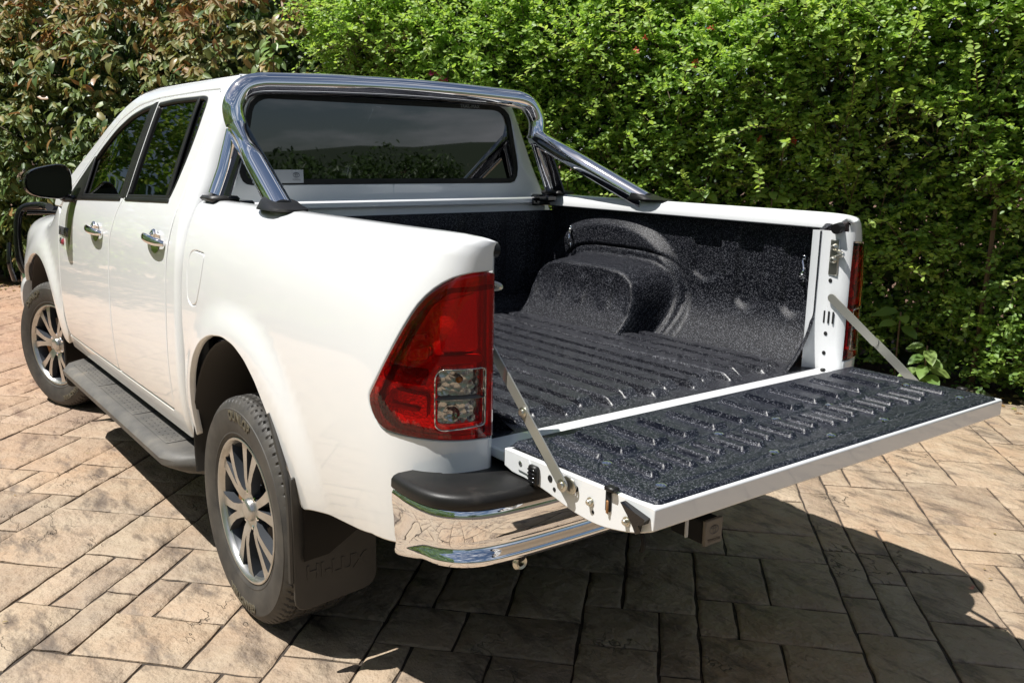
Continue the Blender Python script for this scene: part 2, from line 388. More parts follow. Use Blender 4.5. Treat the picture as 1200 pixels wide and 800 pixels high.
# tail lamps: outer lens zones over a reflector box
lampout=[(.0,.884,.004),(.139,.890,.01),(.213,.892,.012),(.232,.911,.015),(.242,.938,.01),(.245,.962,.02),(.212,1.049,.03),(.180,1.129,.03),(.152,1.191,.02),(.124,1.227,.02),(.088,1.251,.02),(.043,1.263,.01),(.0,1.267,.004)]
clr=[(.010,.915,.008),(.092,.907,.008),(.105,.918,.008),(.107,1.034,.008),(.097,1.052,.01),(.010,1.052,.008)]
def lampS(d):
    def f(u,v):
        P=Vector(bed(u,v)); n=snorm(bed,max(u,.004),v,-1); return P+n*d
    return f
lampo=rp(lampout,.01,.012); clro=rp(clr,.008,.012)
lamp=empty('tail_light',truck)
panel('red_lens',lampS(.006),lampo,[clro],M['redlens'],lamp,.015,.004,.03,-1)
panel('clear_lens',lampS(.0055),offs([Vector(p) for p in clro],.0012),[],M['clear'],lamp,.015,.002,.01,-1)
panel('lens_frame',lampS(.0065),clro,[offs([Vector(p) for p in (clro if area(clro)>0 else clro[::-1])],.0022)],M['silver'],lamp,.015,.0005,.004,-1)
# housing bowl
bowl=lampS(-.035); o=panel('lamp_housing',bowl,offs([Vector(p) for p in (lampo if area(lampo)>0 else lampo[::-1])],-.022),[],M['redc'],lamp,.02,.001,-.008,-1)
def patch(name,poly,d,m,parent=lamp,step=.012,r=.002,lip=.015): return panel(name,lampS(d),rp(poly,.008,.012),[],m,parent,step,r,lip,-1)
patch('reflector',[(.012,1.085),(.10,1.085),(.115,1.20),(.02,1.22)],-.022,M['redc'])
patch('reflector',[(.012,1.062),(.115,1.062),(.118,1.080),(.012,1.080)],-.004,mat('red_band',(.7,.02,.03),.3,0,.5))
patch('smoked_band',[(.0,1.240),(.10,1.232),(.13,1.205),(.165,1.15),(.20,1.065),(.205,1.04),(.16,1.11),(.125,1.19),(.09,1.222),(.0,1.228)],.001,M['smoke'],r=.001,lip=.003)
patch('reflector',[(.125,.93),(.215,.935),(.225,.955),(.205,.99),(.125,.985)],-.015,M['redc'])
patch('light_guide',[(.14,.945),(.205,.950),(.205,.960),(.14,.957)],-.006,mat('guide_red',(.9,.25,.22),.2,0,1),r=.003)
patch('light_guide',[(.13,1.115),(.16,1.112),(.165,1.124),(.135,1.128)],-.004,mat('guide_pale',(.9,.6,.6),.15,0,1),r=.003)
patch('smoked_band',[(.125,1.01),(.215,1.01),(.220,1.03),(.20,1.050),(.12,1.050)],-.003,M['smoke'],r=.002,lip=.003)
patch('reflector',[(.125,1.07),(.175,1.06),(.165,1.09),(.125,1.10)],-.010,M['redc'])
patch('reverse_reflector',[(.010,.983),(.105,.983),(.106,1.05),(.010,1.05)],-.020,M['silver'])
patch('reverse_reflector',[(.010,.917),(.104,.917),(.105,.978),(.010,.978)],-.022,M['silver'])
patch('lens_divider',[(.010,.979),(.104,.979),(.104,.9805),(.010,.9805)],-.002,M['sticker'],r=.001,lip=.03)
bm_=MB(); q=Vector(lampS(-.012)(.055,1.025)); bm_.lathe([(-.012,0),(-.012,.004),(.0,.008),(.010,.007),(.014,0)],12,Matrix.Translation(q)@Matrix.Rotation(math.radians(40),4,'Z')); bm_.obj('bulb',M['amber'],lamp)
bm_=MB(); q=Vector(lampS(-.018)(.07,.945)); bm_.lathe([(-.006,0),(-.004,.016),(.004,.020),(.004,.017),(-.002,.008),(-.002,0)],20,Matrix.Translation(q)@Matrix.Rotation(math.radians(50),4,'Z')); bm_.obj('bulb_ring',M['silver'],lamp)
q=empty('tail_light',truck)
for ch in list(lamp.children):
    k=mirror(ch); k.parent=q
# tray end pillars (jambs) beside the tailgate opening
def jamb(s):
    # inward-facing end pillar: runs from the lamp edge to the liner
    V=[];rows=[(.80,0),(1.0,0),(1.2,0),(1.30,0)]
    for z,d in rows:
        for x,y in ((.004,.7115),(.010,.704),(.030,.697),(.070,.693),(.105,.690),(.130,.676)): V.append((x,s*(y-d*.3),z))
    n=6; F=[(i*n+j,i*n+j+1,(i+1)*n+j+1,(i+1)*n+j) for i in range(len(rows)-1) for j in range(n-1)]
    o=mk('tray_end_pillar',V,F,PT,truck,True,40)
    def lat(prof,x,z,m,name,y=.696,n=16):
        R_=Matrix.Translation((x,s*y,z)) @ (Matrix.Rotation(PI,4,'Z') if s>0 else Matrix.Identity(4)); return MB().lathe(prof,n,R_).obj(name,m,o)
    for z,r in((1.248,.012),(1.208,.013)): lat([(0,r),(.010,r*.9),(.016,r*.5),(.016,0)],.055,z,M['zinc'],'striker_bolt')
    mb=MB(); mb.box((.055,s*.693,1.215),(.034,.006,.115),.004); mb.obj('striker_plate',M['zinc'],o)
    MB().tube(cat([(.045,s*.694,1.237),(.022,s*.682,1.232),(.018,s*.680,1.226),(.045,s*.690,1.219)],n=4),.006,8).obj('striker',M['zinc'],o)
    MB().tube([(.046,s*.700,1.312),(.046,s*.672,1.308)],.017,14).obj('bump_stop',M['black'],o)
    for z in (1.14,.965,.90): lat([(0,.007),(.0015,.006),(.0015,0)],.062,z,M['under'],'hole',.6935)
    for k in range(3): MB().box((.040+.016*k,s*.6925,1.02),(.006,.003,.040),.001).obj('slot',M['under'],o)
    return o
jamb(1);jamb(-1)
# tray header rail between tray and cab
MB().box((1.583,0,1.322),(.046,1.50,.030),.007).obj('front_rail',PT,truck); MB().box((1.592,0,1.10),(.02,1.50,.43),.004).obj('tray_front_wall',PT,truck)
for s in(-1,1):
    mb=MB(); mb.box((1.553,s*.70,1.318),(.012,.10,.034),.003); mb.tube([(1.545,s*.675,1.32),(1.54,s*.675,1.32)],.008,8); mb.tube([(1.545,s*.725,1.32),(1.54,s*.725,1.32)],.008,8); mb.obj('corner_bracket',M['gloss'],truck)
# --- liner
LZ=.842
def floor_h(x,y):
    e=sst(.06,.16,x)*(1-sst(1.44,1.50,x))
    ww=1-sst(.50,.54,abs(y)) if .70<x<1.46 else 1-sst(.64,.67,abs(y))
    p=.0845; c=math.cos(2*PI*y/p); rib=sst(-.55,-.40,c); k=round(y/p); st=.145+(.035 if k%2 else 0)
    return LZ+.022*rib*sst(st-.03,st+.02,x)*(1-sst(1.42,1.46,x))*(1-sst(.60,.63,abs(y)))
V=[];F=[]; xs=[.060,.064,.070]+[.08+.010*i for i in range(12)]+[.20+.04*i for i in range(31)]+[1.41+.01*i for i in range(17)]; ys=[-.80+.003*i for i in range(534)]
for x in xs:
    for y in ys: V.append((x,y,floor_h(x,y)-(.012 if x<.062 else 0)))
ny=len(ys); F=[(i*ny+j,(i+1)*ny+j,(i+1)*ny+j+1,i*ny+j+1) for i in range(len(xs)-1) for j in range(ny-1)]
bl=mk('bed_liner',V,F,M['linerf'],truck,True,60)
def wall_in(x,z):   # inner side wall half-width
    y=.790
    y-=.103*(1-sst(.118,.15,x))                    # returns inward at the tailgate pillar
    y-=.125*max(0,1-(z-LZ)/.19)**2.0           # rounded foot
    # pads between grooves
    for a,b_,zb0 in((.195,.318,.985),(.400,.520,.985),(.590,.735,1.065)):
        e=sst(a,a+.012,x)*(1-sst(b_-.012,b_,x)); zb=zb0+.035*(((x-(a+b_)/2)/((b_-a)/2))**2)
        y+=.013*e*sst(zb-.012,zb+.014,z)*(1-sst(1.275,1.285,z))
    X=(x-1.10)
    e1=1-sst(.88,1.0,((abs(X-.07)/.480)**2.3+(max(0,z-.80)/.490)**2.3)**(1/2.3)); y-=.042*e1
    gv=((abs(X)/.365)**4.2+(max(0,z-.80)/.352)**4.2)**(1/4.2); y+=.012*math.exp(-((gv-1)/.014)**2)
    e2=1-sst(.90,1.0,((abs(X)/.335)**5+(max(0,z-.80)/.320)**4.4)**(1/4.7))
    y-=(.190+.008*sst(.0,.7,math.cos(X*2*PI/.15))*sst(.92,.96,z)*(1-sst(1.03,1.06,z)))*e2
    return y
xs=[.105+.0064*i for i in range(232)]; zs=[LZ-.006+.0072*i for i in range(65)]
V=[(x,-wall_in(x,z),z) for x in xs for z in zs]; 
top=len(V); V+=[(x,-.757,1.322) for x in xs]
nz_=len(zs); F=[(i*nz_+j,i*nz_+j+1,(i+1)*nz_+j+1,(i+1)*nz_+j) for i in range(len(xs)-1) for j in range(nz_-1)]
F+=[(i*nz_+nz_-1,top+i,top+i+1,(i+1)*nz_+nz_-1) for i in range(len(xs)-1)]
sw=mk('liner_side',V,F,M['liner'],bl,True,75); sw2=mirror(sw)
V=[];F=[]
ys=[-.79+.01975*i for i in range(81)]; zs=[LZ-.004+.02*i for i in range(23)]
for y in ys:
    for z in zs:
        c=math.cos(2*PI*y/.22); V.append((1.562-.012*sst(-.2,.3,c)*sst(LZ+.06,LZ+.09,z)*(1-sst(1.24,1.26,z))-.05*(1-sst(0,.08,z-LZ))**2,y,z))
n=len(zs); mk('liner_headboard',V,[(i*n+j,(i+1)*n+j,(i+1)*n+j+1,i*n+j+1) for i in range(80) for j in range(n-1)],M['liner'],bl,True,60)
# inner flange under the rails, tie-down hooks
for s in(-1,1):
    for x,z in((.24,1.15),(1.40,1.17)):
        yy=s*(wall_in(x,z)); mb=MB(); mb.tube(cat([(x,yy,z+.035),(x-.005,yy-s*.012,z+.03),(x-.022,yy-s*.028,z),(x-.008,yy-s*.03,z-.022),(x,yy-s*.004,z-.03)]),.0055,8); mb.box((x,yy-s*.004,z+.040),(.022,.008,.02),.003);mb.box((x,yy-s*.004,z-.036),(.022,.008,.02),.003); mb.obj('tie_down_hook',M['steel'],truck)
# --- tailgate (lowered)
def tgbot(x): return hermite([(-.02,.800),(-.065,.810),(-.12,.811),(-.19,.803),(-.28,.786),(-.352,.783),(-.43,.797),(-.485,.817),(-.506,.832)])(x) if x>-.506 else .832
hermb=hermite([(.506,.832),(.52,.832)])
TB=hermite([(-.506,.832),(-.485,.815),(-.43,.797),(-.352,.784),(-.28,.787),(-.19,.803),(-.12,.811),(-.065,.812),(-.035,.82)])
prof=[(-.035,.862),(-.035,.82)]+[(x,TB(x)) for x in [-.065-.022*i for i in range(20)]]+[(-.500,.8215),(-.5070,.8260),(-.5072,.8690),(-.503,.8722),(-.49,.8722)]
tg=empty('tailgate',truck)
mb=MB(); mb.prism(prof,-.700,.700,lambda a,c,d:(a,d,c)); body=mb.obj('tailgate_shell',PT,tg,True,28,True)
md=body.modifiers.new('bevel','BEVEL'); md.width=.0025; md.segments=2; md.limit_method='ANGLE'; md.angle_limit=math.radians(50)
MB().box((.020,0,.834),(.108,1.380,.028),.004).obj('sill',PT,truck)
MB().box((.035,-.655,.853),(.016,.018,.010),.004).obj('sill_buffer',M['black'],truck); MB().box((-.018,.24,.853),(.016,.03,.012),.004).obj('sill_buffer',M['black'],truck)
# tailgate liner with pressed ribs
ax=[-.045-.004*i for i in range(115)]; ay=[-.690+.003*i for i in range(461)]
def tl(x,y):
    z=.8795
    z-=.004*sst(-.452,-.446,-abs(x+.449)+-.0)*0
    edge=max(abs(y)-.655,0)
    z-=.008*sst(.672,.690,abs(y)); z-=.008*(1-sst(-.501,-.493,x)); z-=.006*sst(-.055,-.045,x)
    # raised field
    p=.1035; k=math.cos(2*PI*y/p); 
    e=sst(-.262,-.250,x)*(1-sst(-.105,-.09,x)); z+=.013*sst(.05,.22,k)*e*(1-sst(.60,.62,abs(y)))
    p2=.0585; k=math.cos(2*PI*y/p2); i=round(y/p2); xa=-.405 if i%3 else -.385
    e=sst(xa,xa+.010,x)*(1-sst(-.305,-.292,x)); z+=.011*sst(.25,.45,k)*e*(1-sst(.60,.62,abs(y)))
    for c in(-.278,-.4475): z-=.0045*math.exp(-((x-c)/.005)**2)*(1-sst(.62,.64,abs(y)))
    return z
V=[(x,y,tl(x,y)) for x in ax for y in ay]; ny=len(ay)
F=[(i*ny+j,i*ny+j+1,(i+1)*ny+j+1,(i+1)*ny+j) for i in range(len(ax)-1) for j in range(ny-1)]
def rim(idx):
    k=len(V)
    for i in idx: V.append((V[i][0],V[i][1],.868))
    return [(idx[i],idx[i+1],k+i+1,k+i) for i in range(len(idx)-1)]
F+=[f[::-1] for f in rim([j for j in range(ny)])]+rim([(len(ax)-1)*ny+j for j in range(ny)])+rim([i*ny for i in range(len(ax))])+[f[::-1] for f in rim([i*ny+ny-1 for i in range(len(ax))])]
tln=mk('tailgate_liner',V,F,M['liner2'],tg,True,70)
bolt=MB().lathe([(0,.0125),(.003,.012),(.0055,.008),(.006,0)],12,Matrix.Rotation(PI/2,4,'X')); bo=None
for x in(-.285,-.442):
    for y in(-.585,-.20,.03,.25,.615):
        zc=tl(x,y)
        if bo is None: bo=bolt.obj('liner_bolt',M['steel'],tln); o=bo
        else: o=bo.copy(); COL.objects.link(o)
        o.location=(x,y,zc+.001)
# side fittings of the tailgate
def side_fit(s):
    def lat(prof,x,z,m,name,y=.7002,n=16): 
        R_=Matrix.Translation((x,s*y,z)) @ (Matrix.Identity(4) if s>0 else Matrix.Rotation(PI,4,'Z')); return MB().lathe(prof,n,R_).obj(name,m,tg)
    for x,z in((-.33,.828),(-.435,.822)): lat([(0,.010),(.002,.010),(.002,.0065),(.009,.006),(.011,.004),(.011,0)],x,z,M['zinc'],'hex_bolt')
    for x,z,r in((-.20,.838,.007),(-.215,.818,.004),(-.285,.842,.006),(-.338,.808,.003)): lat([(0,r+.001),(.0012,r),(.0012,0)],x,z,M['under'],'hole')
    mb=MB(); mb.box((-.383,s*.702,.848),(.016,.006,.046),.003); mb.obj('slot',M['under'],tg); MB().box((-.384,s*.7055,.836),(.007,.004,.028),.002).obj('slot_catch',M['rust'],tg)
    MB().box((-.392,s*.703,.8765),(.028,.02,.010),.003).obj('rubber_cap',M['black'],tg); MB().box((-.150,s*.7055,.832),(.030,.014,.044),.004).obj('rubber_stop',M['black'],tg)
    for k in range(4): MB().box((-.150,s*.713,.818+.009*k),(.026,.003,.004),.001).obj('stop_rib',M['gloss'],tg)
    mb=MB(); P=[(-.430,.864),(-.497,.850),(-.493,.838),(-.478,.832),(-.474,.812),(-.462,.832)]
    mb.prism(P,.701,.716,lambda a,c,d:(a,s*d,c)); mb.obj('latch',M['gloss'],tg,True,30,True)
    mb=MB(); mb.prism([(-.085,.862),(-.125,.862),(-.135,.842),(-.13,.826),(-.09,.828),(-.080,.845)],.700,.7035,lambda a,c,d:(a,s*d,c)); mb.obj('hinge_plate',M['paint'],tg,True,30,True)
    lat([(0,.006),(.0045,.006),(.0055,.004),(.0055,0)],-.100,.844,M['steel'],'rivet')
    MB().box((-.05,s*.690,.838),(.05,.016,.035),.006).obj('hinge',M['zinc'],tg)
side_fit(1);side_fit(-1)
def strap(s):
    A=Vector((.046,s*.684,1.085)); C=Vector((-.262,s*.711,.846)); B=A+(C-A)*.50
    g=empty('tailgate_strap',tg)
    def bar(P,Q,dy,name,m):
        d=(Q-P).normalized(); n=Vector((0,1,0)); sd_=d.cross(n).normalized(); ou=n*s
        pts=[];k=8
        for i in range(k+1):
            a=PI/2+PI*i/k; pts.append(P+(d*math.cos(a)+sd_*math.sin(a))*.0135)
        for i in range(k+1):
            a=-PI/2+PI*i/k; pts.append(Q+(d*math.cos(a)+sd_*math.sin(a))*.0135)
        V=[p+ou*dy for p in pts]+[p+ou*(dy+.0035) for p in pts]; n_=len(pts)
        mk(name,V,[tuple(range(n_)),tuple(range(n_,2*n_))]+[(i,(i+1)%n_,n_+(i+1)%n_,n_+i) for i in range(n_)],m,g,False)
    bar(A,B,0,'strap_link',M['strap']);bar(B,C,.004,'strap_link',M['strap'])
    for P,r in((A,.011),(B,.012),(C,.014)):
        R_=Matrix.Translation(P+Vector((0,s*.0075,0)))@(Matrix.Identity(4) if s>0 else Matrix.Rotation(PI,4,'Z'))
        MB().lathe([(0,r),(.003,r),(.004,r*.6),(.009,r*.55),(.009,0)],14,R_).obj('rivet',M['zinc'],g)
    for i in range(3):
        R_=Matrix.Translation(C+Vector((-.006*i,s*(-.006+.001*i),0)))@(Matrix.Identity(4) if s>0 else Matrix.Rotation(PI,4,'Z'))
        MB().lathe([(-.002,.017),(.0,.018),(.002,.017),(.002,.012)],18,R_).obj('spring_coil',M['zinc'],g)
M['strap']=mat('strap_steel',(.50,.49,.43),.38,.75)
strap(1);strap(-1)
# --- cab
xr_=cabxr
def X2U(x,z): return x-cabxr(z)-cabrc(z)
def ucen(z):
    rc=cabrc(z); return -(rc*PI/2)-(caby(cabxr(z)+rc,z)-rc)
zs=[1.0,1.1,1.2,1.3,1.4,1.5,1.6,1.7,1.75,1.785,1.80]
cen=[(ucen(z)+.0005,z,.001) for z in zs]
topc=[(1.74,1.80),(2.0,1.80),(2.4,1.80),(2.70,1.797),(2.86,1.775),(3.05,1.715),(3.25,1.622),(3.45,1.51),(3.65,1.385),(3.80,1.285)]
cut=[(3.78,1.215,.01),(3.655,1.215,.01),(3.60,1.268,.02),(3.47,1.372,.02),(3.34,1.477,.03),(3.20,1.578,.04),(3.03,1.662,.05),(2.82,1.718,.06),(2.55,1.742,.06),(2.0,1.750,.04),(1.775,1.748,.05),(1.752,1.66,.03),(1.750,1.50,.05),(1.770,1.30,.05),(1.782,1.10,.05),(1.780,.80,.05),(1.776,.60,.03),(1.80,.535,.02),(3.60,.528,.01),(3.62,.455,.01),(1.74,.455,.01)]
cabo=[c for c in cen]+[(X2U(x,z),z,.02) for x,z in topc]+[(X2U(p[0],p[1]),p[1],p[2]) for p in cut]+[(X2U(1.684,.47),.455,.01),(-.04,.47,.01),(-.06,1.0,.01)]
rw=[]   # rear window, half, in y,z
def Y2U(y,z): rc=cabrc(z); return -(rc*PI/2)-(caby(cabxr(z)+rc,z)-rc-y)
hw=[(.0,1.396,.001),(.40,1.396,.02),(.640,1.396,.055),(.655,1.46,.05),(.605,1.70,.06),(.55,1.735,.04),(.0,1.745,.001)]
CR=panel('cab_shell',cab,rp(cabo[:0]+[*cen[:4]]+[(Y2U(.0005,1.397),1.397,.001)]+[(Y2U(y,z),z,r) for y,z,r in hw[1:-1]]+[(Y2U(.0005,1.745),1.745,.001)]+[*cen[8:]]+cabo[len(cen):],.01,.025),[],PT,truck,.035,.004,.018,-1)
mirror(CR)
# roof
def roofz(x):
    for (x0,z0),(x1,z1) in zip(topc,topc[1:]):
        if x<=x1: return z0+(z1-z0)*(x-x0)/(x1-x0)
    return topc[-1][1]
rx=[1.735,1.745,1.76]+[1.80+.05*i for i in range(23)]; V=[];nt_=33
for i,x in enumerate(rx):
    z0=min(1.80,hermite([(1.7,1.80),(2.4,1.80),(2.70,1.797),(2.86,1.775),(3.05,1.715)])(x))-(.004 if i==0 else 0)-.001
    y0=caby(x,z0+.001)+.006
    for j in range(nt_):
        t_=-1+2*j/(nt_-1); V.append((x+ (.01*t_*t_-.01 if i==0 else 0),y0*t_,z0+.030*(1-abs(t_)**2.6)*sst(1.70,1.80,x)))
F=[(i*nt_+j,(i+1)*nt_+j,(i+1)*nt_+j+1,i*nt_+j+1) for i in range(len(rx)-1) for j in range(nt_-1)]
mk('roof',V,F,PT,truck,True,60)
# windscreen
V=[];nn=12
for i in range(nn+1):
    f=i/nn; x=2.90+.98*f; z=1.795-.03*f*0-.60*f**1.12; y0=min(caby(min(x,3.9),z)-.01,.80) 
    for j in range(13):
        t_=-1+2*j/12; V.append((x+.08*(1-t_*t_)*f,y0*t_,z+.02*(1-t_*t_)))
mk('windscreen',V,[(i*13+j,(i+1)*13+j,(i+1)*13+j+1,i*13+j+1) for i in range(nn) for j in range(12)],M['glass'],truck)
# doors
rdo=[(1.782,.545,.02),(2.585,.538,.015),(2.590,.70,.04),(2.60,.90,.05),(2.60,1.10,.05),(2.54,1.26,.04),(2.500,1.31,.02),(2.545,1.738,.004),(2.0,1.745,.04),(1.781,1.742,.05),(1.758,1.66,.03),(1.756,1.50,.05),(1.776,1.30,.05),(1.788,1.10,.05),(1.786,.80,.05),(1.782,.60,.03)]
fdo=[(2.592,.538,.015),(3.585,.532,.03),(3.612,.62,.04),(3.626,.85,.05),(3.626,1.10,.04),(3.622,1.17,.02),(3.58,1.262,.02),(3.465,1.366,.02),(3.335,1.471,.03),(3.195,1.572,.04),(3.027,1.656,.05),(2.817,1.712,.06),(2.552,1.736,.004),(2.507,1.31,.02),(2.547,1.26,.04),(2.607,1.10,.05),(2.607,.90,.05),(2.597,.70,.04)]
rwin=rp([(1.905,1.336,.015),(2.47,1.316,.006),(2.508,1.719,.006),(2.30,1.728,.05),(1.94,1.727,.05),(1.878,1.715,.04),(1.862,1.60,.04),(1.862,1.50,.05),(1.880,1.40,.04)],.02,.02)
fwin=rp([(2.54,1.312,.006),(3.20,1.287,.01),(3.48,1.272,.02),(3.39,1.372,.04),(3.22,1.512,.05),(3.05,1.610,.06),(2.87,1.675,.06),(2.70,1.706,.05),(2.578,1.716,.006)],.02,.02)
ccw=lambda p:p if area(p)>0 else p[::-1]
rd=panel('rear_door',door,offs(ccw(rp(rdo,.02,.025)),.0012),[rwin],PT,truck,.04,.004,.02)
fd_=panel('front_door',door,offs(ccw(rp(fdo,.02,.025)),.0012),[fwin],PT,truck,.04,.004,.02)
def shr(p,d): 
    p=[Vector(a) for a in p]; 
    if area(p)<0:p=p[::-1]
    return offs(p,d)
panel('window_seal',door,shr(rwin,.001),[shr(rwin,.014)],M['black'],rd,.05,.003,.02,off=.001)
panel('window_seal',door,shr(fwin,.001),[shr(fwin,.014)],M['black'],fd_,.05,.003,.02,off=.001)
panel('window_pane',door,shr(rwin,.010),[],M['glass'],rd,.05,.001,.003,off=-.010)
panel('window_pane',door,shr(fwin,.010),[],M['glass'],fd_,.05,.001,.003,off=-.010)
# black B pillar trim and quarter divider
panel('pillar_trim',door,rp([(2.475,1.318),(2.508,1.312),(2.553,1.722),(2.520,1.724)],.003,.03),[],M['black'],rd,.05,.002,.008,off=.003)
panel('pillar_trim',door,rp([(2.510,1.312),(2.575,1.310),(2.600,1.71),(2.556,1.721)],.003,.03),[],M['black'],fd_,.05,.002,.008,off=.003)
panel('window_divider',door,rp([(1.925,1.345),(1.955,1.345),(2.005,1.722),(1.985,1.722)],.003,.03),[],M['black'],rd,.05,.002,.008,off=.002)
panel('belt_moulding',door,rp([(1.895,1.322),(2.470,1.302),(2.470,1.317),(1.900,1.338)],.004,.03),[],M['black'],rd,.05,.003,.008,off=.005)
panel('belt_moulding',door,rp([(2.545,1.298),(3.40,1.262),(3.40,1.280),(2.545,1.314)],.004,.03),[],M['black'],fd_,.05,.003,.008,off=.005)
panel('corner_trim',door,rp([(3.20,1.283),(3.50,1.262),(3.41,1.36),(3.26,1.485)],.01,.03),[],M['black'],fd_,.05,.003,.008,off=.004)
def handle(cx_,cz,par):
    g=empty('door_handle',par); s_=lambda x,z,d:Vector(door(x,z))+snorm(door,x,z,-1)*d
    # bowl
    V=[];F=[];n=20
    for k in range(5):
        q=k/4
        for i in range(n):
            a=2*PI*i/n; r=1-q*.999; V.append(s_(cx_+.055*r*math.cos(a),cz-.004+.042*r*math.sin(a),.001-.004*(1-r*r)*0+ (.0015)))
    for k in range(4):
        for i in range(n): F.append((k*n+i,(k+1)*n+i,(k+1)*n+(i+1)%n,k*n+(i+1)%n))
    mk('handle_cup',V,F,M['steel'],g,True,180)
    P=cat([s_(cx_+.105,cz+.008,.004),s_(cx_+.09,cz+.009,.022),s_(cx_+.03,cz+.006,.034),s_(cx_-.04,cz+.002,.034),s_(cx_-.095,cz,.026),s_(cx_-.115,cz-.002,.006)],n=6)
    R_=[.010+.007*math.sin(PI*min(1,max(0,i/(len(P)-1)))) for i in range(len(P))]
    MB().tube(P,R_,12,sq=.65).obj('handle_grip',M['chrome'],g)
    P2=[s_(cx_-.02,cz+.02,.012),s_(cx_,cz+.034,.012),s_(cx_+.02,cz+.02,.012)]
    MB().tube(cat(P2,n=4),.011,10).obj('handle_lock',M['chrome'],g)
handle(1.925,1.178,rd); handle(2.83,1.146,fd_)
# front wing with surface wrapping onto the bonnet edge
fenC=hermite([(.40,.860,.40),(.50,.885,.50),(.62,.905,.62),(.75,.915,.75),(.88,.915,.87),(1.0,.905,.975),(1.08,.893,1.03),(1.16,.868,1.075),(1.22,.832,1.105),(1.27,.785,1.125),(1.30,.745,1.132)])
def fender(u,v):
    y1,z1=fenC(v); y0_=caby(3.62,v); z0_=v; b_=sst(3.62,4.15,u); y=y0_+(y1-y0_)*b_; z=z0_+(z1-z0_)*b_
    if v>1.19: y-=.0
    z-=.10*max(0,(u-4.2)/.8)**1.6*sst(.75,1.15,v)
    y+=flare(min(u,4.9),z,4.17,.45,.49)
    if u>4.45:
        a=min(1,(u-4.45)/.55); t_=a*PI/2; c=max(0,math.cos(t_))**(.75); y0=.60; x=4.45+.53*math.sin(t_)**.85
        return (x,y0+(y-y0)*c,z)
    return (u,y,z)
arch=[(4.17+.485*math.cos(a),.455+.475*math.sin(a),.03) for a in [math.radians(d) for d in range(176,3,-8)]]
feo=[(3.632,1.185,.01),(3.632,1.10,.03),(3.632,.85,.04),(3.618,.62,.03),(3.60,.535,.01),(3.635,.47,.01)]+arch+[(4.66,.46,.01),(4.70,.62,.02),(4.98,.66,.02),(4.98,.80,.02),(4.82,.86,.02),(4.72,1.0,.03),(4.70,1.16,.02),(4.70,1.30,.003),(4.1,1.30,.003),(3.80,1.275,.01),(3.70,1.215,.02)]
fn=panel('front_fender',fender,rp(feo[::-1],.02,.025),[],PT,truck,.04,.004,.02,-1)
mirror(fn)
# headlamp + bonnet + nose
hl=panel('headlight',fender,rp([(4.725,1.0,.02),(4.825,.87,.02),(4.97,.81,.02),(4.99,.96,.02),(4.88,1.10,.03),(4.71,1.16,.02)],.01,.03),[],M['clear'],truck,.03,.004,.05,-1,off=-.002); mirror(hl)
V=[];
for i in range(26):
    x=3.80+.048*i; z0=hermite([(3.80,1.205),(4.1,1.150),(4.4,1.120),(4.7,1.085),(4.9,1.03),(5.0,.96)])(x); y0=hermite([(3.8,.80),(4.1,.755),(4.5,.74),(4.8,.68),(5.0,.60)])(x)
    for j in range(21):
        t_=-1+2*j/20; V.append((x,y0*t_,z0+.045*(1-t_**2)-.008*(abs(t_)>.99)))
mk('bonnet',V,[(i*21+j,(i+1)*21+j,(i+1)*21+j+1,i*21+j+1) for i in range(25) for j in range(20)],PT,truck)
mb=MB(); mb.box((5.00,0,.82),(.10,1.15,.28),.03); mb.obj('grille',M['gloss'],truck)
for k in range(5): MB().box((5.055,0,.72+.055*k),(.02,1.05,.016),.004).obj('grille_bar',M['chrome'],truck)
mb=MB(); mb.tube(cat([(4.68,.90,.58),(4.90,.86,.58),(5.04,.62,.58),(5.08,0,.58),(5.04,-.62,.58),(4.90,-.86,.58),(4.68,-.90,.58)],n=8),.12,16,sq=.35); mb.obj('front_bumper',PT,truck)
# bull bar
bb=empty('bull_bar',truck)
for s in(-1,1): MB().tube(cat([(4.92,s*.70,1.135),(5.06,s*.72,1.138),(5.15,s*.80,1.125),(5.17,s*.845,1.07),(5.17,s*.865,.90),(5.16,s*.85,.72),(5.14,s*.76,.62)],n=8),.026,12).obj('hoop_tube',M['gloss'],bb)
MB().tube([(5.16,-.80,1.10),(5.16,.80,1.10)],.028,12).obj('cross_tube',M['gloss'],bb); MB().box((5.18,0,.60),(.16,1.72,.26),.05).obj('bull_bar_channel',M['steel'],bb)
MB().tube(cat([(5.02,.93,.66),(4.98,.955,.78),(5.02,.94,.90)],n=6),.03,12,sq=.5).obj('side_wing',M['gloss'],bb)
